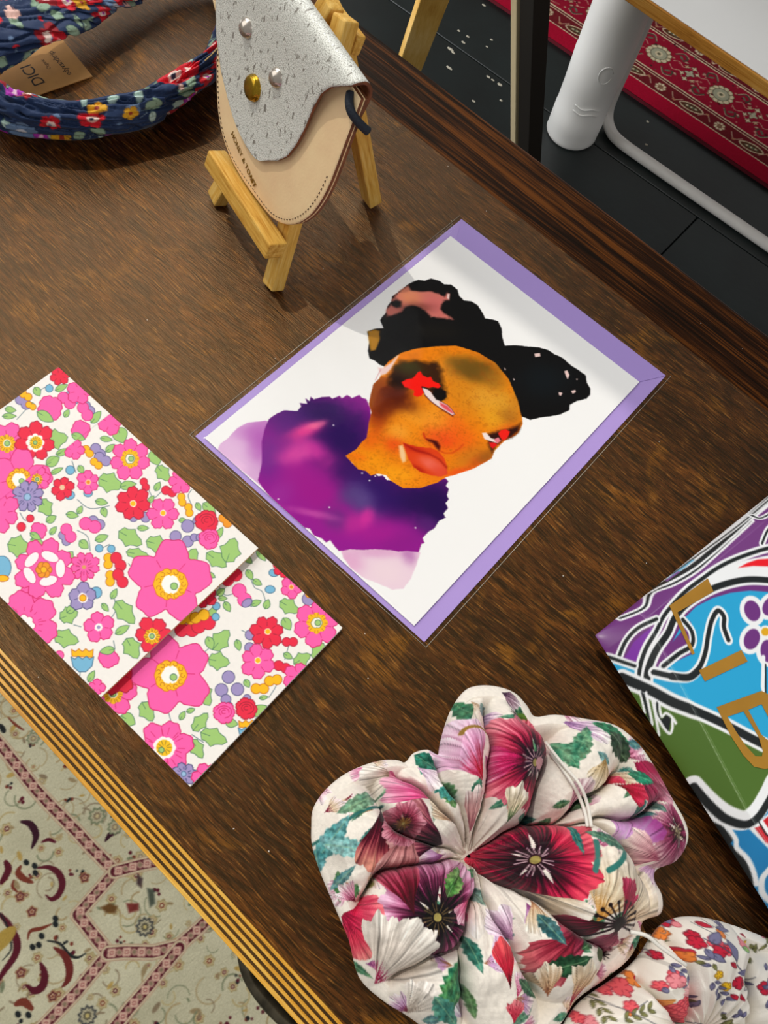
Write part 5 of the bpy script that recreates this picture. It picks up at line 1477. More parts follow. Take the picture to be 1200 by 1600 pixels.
# the design runs on over the rest of the panel
rsb = random.Random(9)
for (s0, t0, a0, k) in ((150, 40, 0.4, 1), (185, 75, 1.2, -1), (150, 110, 2.6, 1), (200, 135, .2, -1), (110, 150, 3.6, 1), (170, 165, 5.0, 1), (215, 30, 2.0, -1)):
    P.poly(smooth_loop([(s0 + r_ * math.cos(q), t0 + r_ * math.sin(q)) for q, r_ in ((0, 20), (1, 26), (2, 17), (3, 24), (4, 19), (5.2, 25))], 5), rsb.choice([BLU, GRN, hexc('1b7fba'), hexc('733a7e')]))
for (s0, t0, a0, k) in ((150, 40, 0.4, 1), (185, 75, 1.2, -1), (150, 110, 2.6, 1), (200, 135, .2, -1), (110, 150, 3.6, 1), (170, 165, 5.0, 1), (215, 30, 2.0, -1)):
    tq = np.linspace(0, 5.2, 30)
    p = np.stack([s0 + (30 - 4.4 * tq) * np.cos(a0 + k * tq), t0 + (30 - 4.4 * tq) * np.sin(a0 + k * tq)], 1)
    P.line(p, WHT_, 5.4); P.line(p, BLK_, 2.6)
for s0, t0 in ((175, 120), (215, 95), (140, 75), (135, 175), (225, 165)):
    for q in range(5):
        P.disc(s0 + 6.5 * math.cos(q * 1.257), t0 + 6.5 * math.sin(q * 1.257), 5.6, WHT_)
    for q in range(5):
        P.disc(s0 + 6.5 * math.cos(q * 1.257), t0 + 6.5 * math.sin(q * 1.257), 4.2, hexc('6c2f7c'))
    P.disc(s0, t0, 3, WHT_); P.disc(s0, t0, 2, hexc('e0a818'))
# fine pale scuff along the fold
tl = np.linspace(2, 130, 40)
P.line(np.stack([crease(tl), tl], 1), hexc('dfe6e0'), .22, .55)
P.line(np.stack([crease(tl) + .9, tl], 1), hexc('dfe6e0'), .15, .35)
gb = thing('gift_bag', 'paper gift bag printed with purple blue and green swirls and gold letters', 'gift bag', W(0, 0, 0))
def bag_xyz(s, t, z):
    return np.stack([BO[0] + s * b1[0] + t * b2[0], BO[1] + s * b1[1] + t * b2[1], z], -1) * mmm
GLOSSP = printed('gloss_bag_paper', rough=.34, spec=.5)
grid_obj('front_panel', bag_xyz(gs, gt, bag_z(gs, gt)), GLOSSP, gb, P.out(), flip=True)
s2 = np.linspace(0, BS, 60); t2 = np.linspace(0, BT, 60)
g2, h2_ = np.meshgrid(s2, t2)
ed = np.clip(np.minimum(np.minimum(g2, BS - g2), np.minimum(h2_, BT - h2_)) / 16, 0, 1)
bp_ = grid_obj('back_panel', bag_xyz(g2, h2_, BMID - (BMID - .4) * ed ** .7), plain('bag_back_paper', '46306a', .4), gb)
GFO = plain('gold_foil_letter', 'c08c34', .32, metal=.45, noise=.12, nscale=40)
def foil(name, loops, f):
    cu = bpy.data.curves.new(name, 'CURVE'); cu.dimensions = '2D'; cu.fill_mode = 'BOTH'
    for L in loops:
        q = f(L)
        sp = cu.splines.new('POLY'); sp.points.add(len(q) - 1); sp.use_cyclic_u = True
        for i, (a, b) in enumerate(q):
            sp.points[i].co = (a, b, 0, 1)
    tmp = bpy.data.objects.new(name, cu); COL.objects.link(tmp)
    me = bpy.data.meshes.new_from_object(tmp.evaluated_get(bpy.context.evaluated_depsgraph_get()))
    bpy.data.objects.remove(tmp, do_unlink=True)
    bm = bmesh.new(); bm.from_mesh(me)
    bmesh.ops.remove_doubles(bm, verts=bm.verts[:], dist=1e-4)
    bmesh.ops.subdivide_edges(bm, edges=bm.edges[:], cuts=3, use_grid_fill=True)
    bmesh.ops.triangulate(bm, faces=bm.faces[:])
    for v in bm.verts:
        s_, t_ = v.co.x, v.co.y
        x, y, z = bag_xyz(np.array(s_), np.array(t_), bag_z(s_, t_) + .3)
        v.co = (x, y, z)
    bm.normal_update()
    for fc in bm.faces:
        if fc.normal.z < 0:
            fc.normal_flip()
    return bm_obj(name, bm, GFO, gb)
o = foil('gold_letter', [[(538, 757), (795, 574), (833, 662), (592, 802), (708, 1076), (690, 1087)]], BA); o['label'] = 'gold foil letter L'
o = foil('gold_letter', [[(735, 1190), (1020, 1053), (1062, 1130), (775, 1264)]], BA); o['label'] = 'gold foil letter I'
o = foil('gold_letter', [[(655, 118), (985, -2), (1030, 20), (1085, 120), (1120, 280), (1110, 440), (1070, 560), (1010, 572), (930, 556), (850, 470), (760, 330)],
                         [(735, 188), (852, 148), (910, 245), (965, 340), (996, 440), (988, 480), (940, 478), (868, 400), (800, 300)],
                         [(888, 138), (985, 95), (1040, 200), (1060, 320), (1030, 360), (985, 320)]], BB); o['label'] = 'gold foil letter B'
# ------------------------------------------------------------------ gathered cotton scrunchies
class Cloth(Floral):
    """painterly botanical print"""
    lobe = None
    def fan(s, u, v, d, L, spread, base, mid, tip, frill=.10, seed=0, base_k=.3):
        """streaky flower seen from the side: base point, direction (deg), length, spread (deg)"""
        c0 = s.f([(u, v)])[0]
        a0 = math.radians(d)
        e = s.f([(u + L * math.cos(a0), v + L * math.sin(a0))])[0] - c0
        R = np.hypot(*e); a = math.atan2(e[1], e[0]); hs = math.radians(spread) / 2
        k = s.P.near(c0[0] - 1.3 * R, c0[0] + 1.3 * R, c0[1] - 1.3 * R, c0[1] + 1.3 * R)
        dx, dy = s.P.X[k] - c0[0], s.P.Y[k] - c0[1]
        r = np.hypot(dx, dy) / R; t = (np.arctan2(dy, dx) - a + np.pi) % (2 * np.pi) - np.pi
        n1 = vnoise(t * 9 + seed, r * 1.2 + seed, seed % 60, 3)
        lim = 1 + frill * (2 * n1 - 1) - .25 * (np.abs(t) / hs) ** 4 + .05 * np.cos(t / hs * 7)
        wid = hs * (.55 + .45 * np.clip(r * 1.6, 0, 1))
        m = np.clip((lim - r) * R / s.P.aa, 0, 1) * np.clip((wid - np.abs(t)) * r * R / s.P.aa, 0, 1)
        st = vnoise(t * 22 + 3 * seed, r * 2.2, (seed + 7) % 60, 3)
        q = np.clip(r + (st - .5) * .55, 0, 1)
        base, mid, tip = hexc(base), hexc(mid), hexc(tip)
        w1 = np.clip((q - base_k * .5) / base_k, 0, 1)[:, None]; w2 = np.clip((q - .55) / .4, 0, 1)[:, None]
        col = (base * (1 - w1) + mid * w1) * (1 - w2) + tip * w2
        col = col * (.82 + .36 * st)[:, None]
        fold = np.clip(1 - np.abs(np.sin(t / hs * 4.5)) * 6, 0, 1) * .35
        col = col * (1 - fold)[:, None]
        s.P.c[k] = s.P.c[k] * (1 - m[:, None]) + np.clip(col, 0, 1) * m[:, None]
    def poppy(s, u, v, r, inner, mid, outer, n=5, seed=0, eye='241020', stam='e8d8c8', k0=.34, rot=0, lo=None):
        for j in range(n):
            s.fan(u, v, rot + 360 / n * j, r * (1 + .08 * math.sin(seed + j * 2.1)), 360 / n * 1.25, inner, mid, outer, .12, seed + j, k0)
        s.dot(u, v, r * .2, eye, False)
        for j in range(16):
            a = j * .393 + s.jit(.15); q = r * (.26 + s.jit(.05))
            s.P.line(s.f([(u + r * .1 * math.cos(a), v + r * .1 * math.sin(a)), (u + q * math.cos(a), v + q * math.sin(a))]), hexc(stam), .32)
        s.dot(u, v, r * .07, 'b8a860', False)
    def bleaf(s, u, v, L, w, d, c1='2a7468', c2='5aa668', seed=0, lobes=3):
        a = math.radians(d); c, q = math.cos(a), math.sin(a)
        t = np.linspace(0, 1, 26)
        h = w / 2 * np.sin(np.pi * t ** .85) * (.78 + .34 * ((t * lobes * 2.2) % 1.0))
        p = np.vstack([np.stack([(t - .5) * L, h], 1), np.stack([(t - .5) * L, -h], 1)[::-1]])
        pts = s.f(np.stack([u + p[:, 0] * c - p[:, 1] * q, v + p[:, 0] * q + p[:, 1] * c], 1))
        k, d_ = s.P.sd(pts, .6)
        if not len(k):
            return
        n1 = vnoise(s.P.X[k] * .35 + seed, s.P.Y[k] * .35, seed % 50, 3)
        col = hexc(c1) * (1 - n1[:, None]) + hexc(c2) * n1[:, None]
        n2 = vnoise(s.P.X[k] * .9, s.P.Y[k] * .9 + seed, (seed + 3) % 50, 2)
        col = col * (.6 + .65 * n2[:, None])
        m = np.clip(.5 - d_ / (2 * s.P.aa), 0, 1)[:, None]
        s.P.c[k] = s.P.c[k] * (1 - m) + np.clip(col, 0, 1) * m
        s.P.line(s.f([(u - L * .45 * c, v - L * .45 * q), (u + L * .4 * c, v + L * .4 * q)]), hexc('a8cf9c'), .3, .6)
    def pod(s, u, v, r, d, c='6f9440'):
        a = math.radians(d)
        s.dot(u, v, r, c, False, ry=r * .68, ang=a)
        for k in (-.45, -.15, .15, .45):
            s.P.line(s.f(ell(u, v, r * .95, r * .66 * k, a, np.linspace(.2, 2.9, 8))), hexc('3f5a24'), .3)
        x, y = u + r * 1.15 * math.cos(a), v + r * 1.15 * math.sin(a)
        for j in range(8):
            b = j * .785
            s.P.line(s.f([(x, y), (x + r * .45 * math.cos(b), y + r * .45 * math.sin(b))]), hexc('2a1a20'), .5)

def gathered(name, label, outline_px, centre_px, lobes, zref, painter, mat, ntheta=880, nrho=250, rim=15.0, seed=1, pleat=2.2, crease_depth=14.0):
    """soft ring of cloth: puffy lobes meet in creases, gathered at the middle, tucked under at the rim"""
    C = px(centre_px[0], centre_px[1], zref)[:2]
    ol = smooth_loop(pxl(outline_px, rim + 3), 4) - C
    ang = np.arctan2(ol[:, 1], ol[:, 0]); rad = np.hypot(ol[:, 0], ol[:, 1])
    o_ = np.argsort(ang); ang, rad = ang[o_], rad[o_]
    th = np.linspace(-np.pi, np.pi, ntheta, endpoint=False)
    R = np.interp(th, np.r_[ang - 2 * np.pi, ang, ang + 2 * np.pi], np.r_[rad, rad, rad])
    rho = np.r_[np.linspace(.01, .97, nrho - 26), .97 + .03 * np.sin(np.linspace(0, 1, 27)[1:] * np.pi / 2)]
    TH, K = np.meshgrid(th, rho)
    RR_ = K * R[None, :]
    X = C[0] + RR_ * np.cos(TH); Y = C[1] + RR_ * np.sin(TH)
    Z = np.full(X.shape, 3.0); Z2_ = np.full(X.shape, 3.0); ID = np.zeros(X.shape, int)
    wx = (vnoise(X * .045 + seed, Y * .045, seed, 3) - .5) * 9; wy = (vnoise(X * .045, Y * .045 + 9 + seed, seed + 1, 3) - .5) * 9
    Xw, Yw = X + wx, Y + wy
    for i, (axis, rr, hh) in enumerate(lobes):
        n_ = 26
        ap = pxl(axis, zref); seg = np.r_[0, np.cumsum(np.linalg.norm(np.diff(ap, axis=0), axis=1))]
        tq = np.linspace(0, 1, n_)
        pxs = np.interp(tq * seg[-1], seg, ap[:, 0]); pys = np.interp(tq * seg[-1], seg, ap[:, 1])
        ri = np.interp(tq, np.linspace(0, 1, len(rr)), rr) * .29; hi = np.interp(tq, np.linspace(0, 1, len(hh)), hh)
        z = np.zeros(X.shape)
        for j in range(n_):
            d2 = ((Xw - pxs[j]) ** 2 + (Yw - pys[j]) ** 2) / ri[j] ** 2
            np.maximum(z, hi[j] * np.sqrt(np.clip(1 - d2, 0, None)) ** .9, out=z)
        b = z > Z
        Z2_ = np.where(b, Z, np.maximum(Z2_, z))
        Z[b] = z[b]; ID[b] = i + 1
    # gathers towards the middle, soft crumples elsewhere
    Z -= crease_depth * np.exp(-(Z - Z2_) / 2.6) * np.clip((Z - 8) / 14, 0, 1)
    mid = np.exp(-RR_ / 16.0)
    Z += pleat * np.exp(-RR_ / 26.0) * np.sin(TH * 23 + 3 * vnoise(TH * 3, RR_ * .05, 4, 2)) * np.clip(RR_ / 5, 0, 1)
    Z += (vnoise(TH * 7 + seed, RR_ * .05, seed + 4, 3) - .5) * 4.5 * np.clip(RR_ / 12, 0, 1)
    Z += (vnoise(X * .11 + seed, Y * .11, seed + 8, 3) - .5) * 3.0
    Z *= (1 - .55 * mid)
    edge = np.sqrt(np.clip((1 - K) * R[None, :] / 11.0, 0, 1))
    wk = np.clip((K - .72) / .2, 0, 1)
    flo = (rim - 9) * (1 - wk) + (rim + 8) * wk
    Zt = rim + (np.maximum(Z, flo) - rim) * edge
    Zt = np.maximum(Zt, 3.0)
    # underside
    nb_ = 14
    kb = np.linspace(0, 1, nb_ + 1)[1:]
    Xb, Yb, Zb = [], [], []
    for q in kb:
        f_ = 1 - .16 * q ** 1.5 - (.55 if q == 1 else 0) * 0
        Xb.append(C[0] + R * f_ * np.cos(th)); Yb.append(C[1] + R * f_ * np.sin(th)); Zb.append(np.full(th.shape, rim * (1 - q) ** 1.2 + .3))
    Xf = np.vstack([X, np.array(Xb)]); Yf = np.vstack([Y, np.array(Yb)]); Zf = np.vstack([Zt, np.array(Zb)])
    IDf = np.vstack([ID, np.tile(ID[-1:], (nb_, 1))])
    col = painter(Xf, Yf, IDf)
    root = thing(name, label, 'scrunchie', W(C[0], C[1], 0))
    PTS = np.stack([Xf - C[0], Yf - C[1], Zf], -1) * mmm
    g = grid_obj('gathered_cloth', PTS, mat, root, col, wrap_u=True)
    return root, C, (Xf, Yf, Zf)

COTTON = printed('printed_cotton', rough=.8, spec=.2, weave=.25, wscale=1800, sheen=.1)
OUT1 = [(487, 1290), (490, 1262), (510, 1232), (545, 1205), (590, 1188), (620, 1186), (634, 1190), (648, 1175), (670, 1170), (686, 1178), (692, 1150), (705, 1110), (725, 1080), (745, 1070), (775, 1070), (805, 1080), (825, 1100), (838, 1118), (870, 1115), (920, 1122), (965, 1132),
        (1000, 1160), (1025, 1195), (1050, 1240), (1075, 1285), (1078, 1315), (1060, 1345), (1030, 1358), (1026, 1375), (1038, 1400), (1036, 1428), (1008, 1440), (1002, 1470), (985, 1500), (950, 1530), (905, 1562), (880, 1600), (840, 1640), (760, 1655), (690, 1625), (640, 1590), (600, 1565), (562, 1528), (546, 1470), (525, 1420), (500, 1360), (488, 1320)]
LOB1 = [([(735, 1335), (650, 1330), (560, 1300), (510, 1285)], [16, 75, 110, 60], [12, 30, 34, 22]),
        ([(735, 1322), (690, 1290), (640, 1262), (590, 1240)], [12, 34, 52, 50], [16, 38, 40, 26]),
        ([(740, 1310), (710, 1260), (670, 1205)], [10, 34, 42], [16, 36, 26]),
        ([(745, 1310), (735, 1230), (722, 1140), (740, 1095)], [10, 34, 48, 36], [16, 42, 46, 24]),
        ([(765, 1310), (800, 1240), (805, 1170), (780, 1100)], [12, 46, 56, 38], [16, 46, 48, 24]),
        ([(845, 1290), (880, 1230), (920, 1170), (950, 1150)], [12, 42, 62, 46], [14, 30, 36, 26]),
        ([(870, 1300), (930, 1270), (1000, 1240), (1020, 1235)], [10, 34, 60, 50], [14, 30, 36, 28]),
        ([(880, 1312), (940, 1306), (1020, 1300)], [10, 46, 62], [14, 34, 34]),
        ([(755, 1340), (830, 1350), (910, 1380), (985, 1410)], [14, 66, 92, 56], [20, 50, 56, 32]),
        ([(765, 1360), (830, 1440), (890, 1500), (920, 1520)], [14, 62, 84, 50], [18, 44, 46, 28]),
        ([(752, 1350), (740, 1440), (770, 1540), (780, 1600)], [10, 44, 76, 70], [16, 38, 42, 30]),
        ([(740, 1350), (700, 1400), (650, 1450), (610, 1480)], [12, 62, 100, 80], [16, 40, 44, 30]),
        ([(735, 1370), (700, 1470), (670, 1540), (700, 1600)], [10, 50, 84, 70], [14, 34, 38, 28])]
def paint_poppies(X, Y, ID):
    P = Paint(X, Y, hexc('f3ebdf'), aa=.22)
    idf = ID.reshape(-1)
    S = Cloth(P, lambda p: pxl(p, 28.0), 3)
    def on(*ids):
        P.clip = None if not ids else np.isin(idf, ids)
    # scattered small sprays everywhere first
    rs = random.Random(4)
    for i in range(120):
        u, v = rs.uniform(480, 1090), rs.uniform(1060, 1660)
        if rs.random() < .5:
            S.bleaf(u, v, rs.uniform(26, 60), rs.uniform(12, 24), rs.uniform(0, 360), rs.choice(['2a7468', '4c8a5a', '3a7a86']), rs.choice(['7ab890', '86a86a', '9cc4c0']), i)
        else:
            S.fan(u, v, rs.uniform(0, 360), rs.uniform(26, 46), 70, rs.choice(['8a1840', 'b07a50', '9a4a8a']), rs.choice(['d88aa8', 'e0c8a8', 'cfa0cc']), 'efe0e2', .15, i)
    for L in ([(470, 1330), (520, 1300), (560, 1270), (600, 1258)], [(565, 1455), (600, 1425), (612, 1400), (600, 1375), (590, 1372)], [(580, 1450), (610, 1440), (630, 1442)], [(880, 1470), (900, 1440)], [(795, 1460), (790, 1500)], [(905, 1330), (900, 1370)], [(950, 1345), (925, 1375), (905, 1380)]):
        S.P.line(S.f(smooth_path(L, 6)), hexc('3f7f78'), 1.3)
    on(1, 2)
    S.bleaf(570, 1250, 95, 26, -25, '6aa48a', 'a8c8a0', 1); S.bleaf(520, 1310, 90, 34, -55, '3f9a98', '9ccfd4', 2); S.bleaf(545, 1325, 80, 30, 10, '58b0b0', 'c0dcd8', 3); S.bleaf(498, 1345, 40, 28, 80, '3a8f94', '8ac0c4', 4)
    S.fan(595, 1195, 190, 50, 80, 'c01860', 'd870a0', 'f0d0d8', .1, 5); S.fan(625, 1205, 170, 60, 80, 'b8a088', 'e8ddd0', 'f2ece4', .1, 6)
    S.fan(600, 1255, 100, 110, 46, '3f0a26', '9c3048', 'd8917e', .12, 8, .5)
    S.fan(700, 1318, 195, 100, 84, '3c0a2c', 'b8606e', 'd8a2a0', .12, 9, .45); S.fan(640, 1285, 100, 110, 60, '7a3a48', 'c08080', 'e0b8b0', .12, 10)
    S.poppy(628, 1288, 34, '3a1020', 'a04058', 'd890a0', 5, 11, '4a2818', 'b0863a')
    on(2)
    S.fan(690, 1250, 200, 95, 46, 'c02860', 'dd4a86', 'f0b0c8', .1, 12); S.bleaf(678, 1262, 50, 16, 100, '5a8a80', 'e8dcc8', 13); S.fan(730, 1290, 215, 70, 50, '6a4a30', 'b08868', 'e8d8c0', .1, 14)
    on(3)
    S.bleaf(690, 1200, 90, 52, 35, '1f7a6a', '58a888', 15); S.bleaf(705, 1230, 80, 46, 30, '2a9088', '86c0b0', 16); S.fan(655, 1195, 40, 50, 60, 'c8a0c0', 'efe0ea', 'f6f0ee', .1, 17)
    on(4)
    S.bleaf(735, 1120, 70, 40, 60, '1f6e5c', '6aa070', 18); S.fan(740, 1090, 60, 60, 90, 'c8a888', 'eadfcf', 'f4ece2', .12, 19); S.bleaf(762, 1110, 34, 22, 70, '7a9a9c', '9cb8b8', 20)
    S.fan(748, 1225, 246, 105, 56, 'cf1c3c', 'e29ac2', 'f3d8ea', .08, 21, .36); S.fan(748, 1225, 220, 100, 40, 'd8305c', 'e6b0d2', 'f6e6f0', .08, 22, .3)
    for j in range(12):
        a = math.radians(190 + j * 13); S.dot(735 + 22 * math.cos(a), 1155 + 14 * math.sin(a), 3, 'a8843a', False)
    S.fan(745, 1300, 265, 70, 40, 'b86a78', 'd8a0a0', 'f0e0dc', .1, 23)
    on(5)
    S.pod(823, 1122, 18, 200); S.fan(790, 1075, 30, 40, 90, '4a2a48', 'a08090', 'e8dce0', .1, 24)
    S.poppy(822, 1198, 80, '341030', 'c42850', 'e88a98', 5, 25, '3a1438', 'e8c8c0', .42, -60); S.fan(812, 1195, 180, 72, 60, '5a1030', 'd0286a', 'f0c0d0', .1, 26); S.fan(835, 1225, 60, 60, 90, '3a1a28', '6a3a48', 'a87a7c', .1, 27)
    S.fan(790, 1290, 280, 60, 50, '5a7a50', 'd8c8a8', 'efe4d4', .1, 28); S.dot(833, 1197, 9, 'd8a0a8', False)
    on(6)
    S.fan(880, 1120, 20, 80, 40, 'a070a8', 'd8b4d4', 'f3ece8', .1, 29); S.bleaf(905, 1165, 80, 30, -60, '2f8a70', '9cb88c', 30); S.bleaf(885, 1180, 56, 26, 60, '3f9a78', 'a8c8a0', 31); S.bleaf(965, 1140, 66, 26, 30, '1f7a58', '4ca878', 32); S.bleaf(975, 1165, 60, 40, 50, '2c4a3c', '6a7a60', 33); S.fan(940, 1185, 100, 50, 80, 'b08a50', 'd8c098', 'efe4d0', .1, 34)
    on(7)
    S.fan(985, 1155, 50, 120, 44, 'c01c50', 'b8305c', 'e8b0b8', .1, 35, .2); S.fan(990, 1200, 50, 100, 60, '5a1038', 'a03858', 'd8a0b0', .1, 36); S.fan(920, 1205, 10, 80, 24, 'b81c38', 'd8b08a', 'e8d8c0', .08, 37)
    S.bleaf(1005, 1215, 40, 26, 25, '1f8a68', '3fa884', 38); S.fan(955, 1225, 25, 55, 50, '8a0c28', 'c81c44', 'e04060', .08, 39); S.fan(950, 1225, 330, 26, 60, 'a81030', 'd82848', 'e05070', .08, 40)
    on(8)
    S.poppy(1062, 1300, 56, '3a1020', 'a04068', 'dcb0b8', 6, 41, '3a2018', 'd8c8a0'); S.fan(955, 1340, 300, 95, 70, 'efe6e4', 'c896c8', 'a0488c', .08, 42); S.bleaf(1000, 1265, 50, 22, 20, '2f7a80', '7aa8a8', 43); S.bleaf(1028, 1255, 40, 20, 45, '4a7a70', '86a09a', 44); S.fan(1035, 1345, 200, 70, 70, 'b05070', 'd8a0a8', 'efd8d0', .1, 45)
    on(9)
    S.fan(905, 1440, 290, 110, 100, 'd89a48', 'e8d2b0', 'f0e4d4', .12, 46); S.fan(965, 1445, 300, 110, 110, 'd8b890', 'ecdcc0', 'efe4d6', .14, 47); S.fan(945, 1435, 292, 62, 60, 'a80c38', 'b8124a', 'd84a70', .18, 48, .2)
    S.poppy(822, 1345, 92, '3a0a2c', 'c01a4c', 'ee4a64', 5, 49, '3a0f28', 'f4d8d8', .5, 20); S.fan(830, 1345, 330, 88, 60, '4a0a30', 'd02850', 'f06a78', .1, 50)
    P.clip = (idf == 9) & (P.X * 1.0 > -1e9)
    S.fan(800, 1385, 40, 120, 50, '8a8078', 'd8c4a8', 'f0e6da', .1, 51)
    for j in range(14):
        a = math.radians(150 + j * 18); S.P.line(S.f([(945, 1442), (945 + 46 * math.cos(a), 1442 + 34 * math.sin(a))]), hexc('2a0f1c'), .8); S.dot(945 + 46 * math.cos(a), 1442 + 34 * math.sin(a), 3.4, '2a0f1c', False)
    S.P.line(S.f(smooth_path([(912, 1318), (905, 1345), (898, 1362)], 5)), hexc('4a8a80'), 2.2); S.P.line(S.f(smooth_path([(965, 1325), (940, 1350), (918, 1362)], 5)), hexc('3f8a80'), 2.2); S.bleaf(940, 1318, 80, 20, 25, '3f7a68', '86a890', 52); S.bleaf(888, 1310, 60, 14, 95, '1f7a78', '4aa098', 53)
    on(9, 10)
    S.fan(925, 1440, 160, 75, 56, '3a0f1c', '7a1c3c', 'b84a60', .1, 54); S.fan(945, 1445, 95, 50, 110, '4a1024', 'a04060', 'd0909a', .12, 55); S.dot(945, 1442, 12, '2a0f18', False)
    on(10)
    S.fan(885, 1450, 130, 95, 60, '6a1a34', 'a83048', 'd06a70', .12, 56); S.bleaf(870, 1505, 80, 34, -20, '1f4a34', '4a7a54', 57); S.pod(935, 1490, 18, 10, '4a6a34'); S.fan(905, 1580, 270, 80, 60, 'a81040', 'd8b084', 'efe2cc', .12, 58); S.fan(820, 1400, 80, 60, 60, 'b87a50', 'dcc4a4', 'efe6da', .1, 59); S.bleaf(845, 1450, 60, 24, 50, '2f6a70', '7aa0a0', 60)
    on(11)
    S.fan(745, 1380, 95, 80, 40, 'd8a87a', 'f0e4d6', 'f6f0e8', .1, 61); S.fan(770, 1420, 80, 90, 44, 'b890c0', 'dcc0dc', 'f0e6ee', .1, 62); S.bleaf(752, 1400, 36, 24, 60, '5a8a80', 'a0b8a8', 63); S.fan(790, 1545, 260, 80, 44, '6a0c28', 'd02844', 'e85a60', .1, 64); S.bleaf(850, 1530, 90, 44, 70, '3a7a50', '86b078', 65); S.fan(800, 1560, 285, 46, 50, 'c02858', 'e89ab8', 'f6e6ec', .08, 66); S.fan(800, 1600, 270, 40, 70, 'c81c40', 'e04a60', 'f08a90', .1, 67)
    on(12)
    S.poppy(675, 1432, 98, '261024', 'b03c70', 'e4b8d2', 6, 68, '1c0c1c', '8a7a4a', .5, 10); S.fan(640, 1430, 255, 90, 60, '5a1028', '9a2040', 'd06a80', .1, 69, .5); S.fan(725, 1445, 10, 70, 80, '3a2038', 'c8a0c8', 'efd8e8', .12, 70); S.bleaf(708, 1378, 56, 30, -60, '3f8a40', 'a8c478', 71)
    S.fan(520, 1365, 60, 62, 80, 'b01040', 'e8405c', 'f59a98', .1, 72); S.fan(530, 1420, 30, 70, 100, 'a80c44', 'e0305c', 'f27a86', .12, 73); S.fan(545, 1440, 60, 66, 70, 'b01048', 'e83a5c', 'f08a88', .12, 74)
    S.dot(572, 1366, 14, '8a9a3c', False); S.dot(574, 1380, 13, '9c9a58', False, ry=9)
    on(12, 13)
    S.fan(588, 1542, 305, 115, 110, 'c01a5c', 'd8ccc0', 'efe8de', .14, 75, .16); S.fan(640, 1590, 300, 60, 90, 'b8a89a', 'e4dace', 'f0e8e0', .1, 76)
    on(10, 11)
    S.fan(800, 1470, 230, 60, 70, 'c890b8', 'e4c4dc', 'f3e8ee', .1, 81); S.bleaf(825, 1545, 56, 20, 40, '2f6a58', '6a9a70', 82); S.fan(860, 1560, 250, 60, 60, 'b06a40', 'dcb890', 'f0e2cc', .1, 83); S.bleaf(905, 1470, 40, 16, -30, '2c5a40', '6a8a58', 84)
    on(12, 11)
    S.bleaf(735, 1490, 60, 20, 70, '2a7468', '6aa890', 85); S.fan(735, 1400, 120, 46, 60, '9a2048', 'd06088', 'efc0d0', .1, 86)
    on(6, 7)
    S.fan(890, 1275, 300, 60, 60, 'a04a68', 'd8a0b0', 'f0e0e0', .1, 87); S.bleaf(915, 1250, 50, 16, -40, '2c5a40', '7a9a68', 88)
    on(13)
    S.bleaf(715, 1540, 120, 64, -72, '1f7a68', '7ab468', 77, 4); S.bleaf(695, 1580, 70, 34, 50, '2f8a84', '8ac0a0', 78); S.fan(745, 1610, 260, 60, 100, 'b890b8', 'd8c0dc', 'f2ecf0', .1, 79); S.fan(770, 1500, 260, 50, 50, '8a1038', 'd82c4c', 'ef6a6c', .1, 80)
    on()
    lum = P.c.mean(1)
    P.c = np.clip(P.c - ((.86 - lum).clip(0, 1) * .16)[:, None], 0, 1)
    P.c *= (.95 + .08 * vnoise(P.X * 1.2, P.Y * 1.2, 9, 2))[:, None]
    return P.out()
SC1, C1, G1 = gathered('poppy_scrunchie', 'large gathered scrunchie printed with crimson and cream poppies', OUT1, (748, 1335), LOB1, 26.0, paint_poppies, COTTON, seed=2)
# white threads of its swing tag
THR = plain('white_thread', 'e9e4da', .8)
def over(pts, lift):
    """points (pixels) dropped on the first scrunchie and lifted a little"""
    X, Y, Z = G1
    out = []
    for (u, v), lf in zip(pts, lift):
        z = 30.0
        for _ in range(6):
            q = px(u, v, z)[:2]
            i = np.argmin((X - q[0]) ** 2 + (Y - q[1]) ** 2)
            z = .5 * z + .5 * float(Z.reshape(-1)[i])
        q = px(u, v, z + lf)
        out.append((q[0] - C1[0], q[1] - C1[1], q[2]))
    return [(a * mmm, b * mmm, c * mmm) for a, b, c in smooth_path(out, 6)]
tube('tag_thread', over([(852, 1160), (880, 1195), (905, 1225), (918, 1258), (924, 1292)], [2, 3, 4, 5, 2]), .0008, THR, SC1, seg=8)
tube('tag_thread', over([(860, 1178), (888, 1215), (905, 1245), (914, 1270), (918, 1292)], [2, 3, 4, 5, 2]), .0008, THR, SC1, seg=8)

OUT2 = [(884, 1604), (912, 1566), (958, 1534), (992, 1508), (1012, 1484), (1026, 1462), (1045, 1440), (1080, 1432), (1130, 1440), (1200, 1465), (1270, 1500), (1330, 1580), (1320, 1680), (1230, 1760), (1100, 1790), (980, 1770), (900, 1700), (872, 1645)]
LOB2 = [([(1110, 1620), (1010, 1590), (940, 1580), (905, 1600)], [14, 70, 76, 50], [16, 34, 36, 26]),
        ([(1110, 1610), (1070, 1560), (1040, 1510), (1040, 1480)], [12, 50, 56, 34], [16, 38, 42, 28]),
        ([(1120, 1610), (1120, 1530), (1110, 1475), (1090, 1450)], [14, 74, 74, 40], [16, 44, 44, 26]),
        ([(1130, 1620), (1210, 1560), (1270, 1530)], [14, 70, 60], [14, 34, 30]),
        ([(1120, 1640), (1080, 1700), (1040, 1740)], [14, 80, 80], [16, 38, 34]),
        ([(1130, 1640), (1200, 1680), (1260, 1690)], [14, 80, 80], [16, 36, 32])]
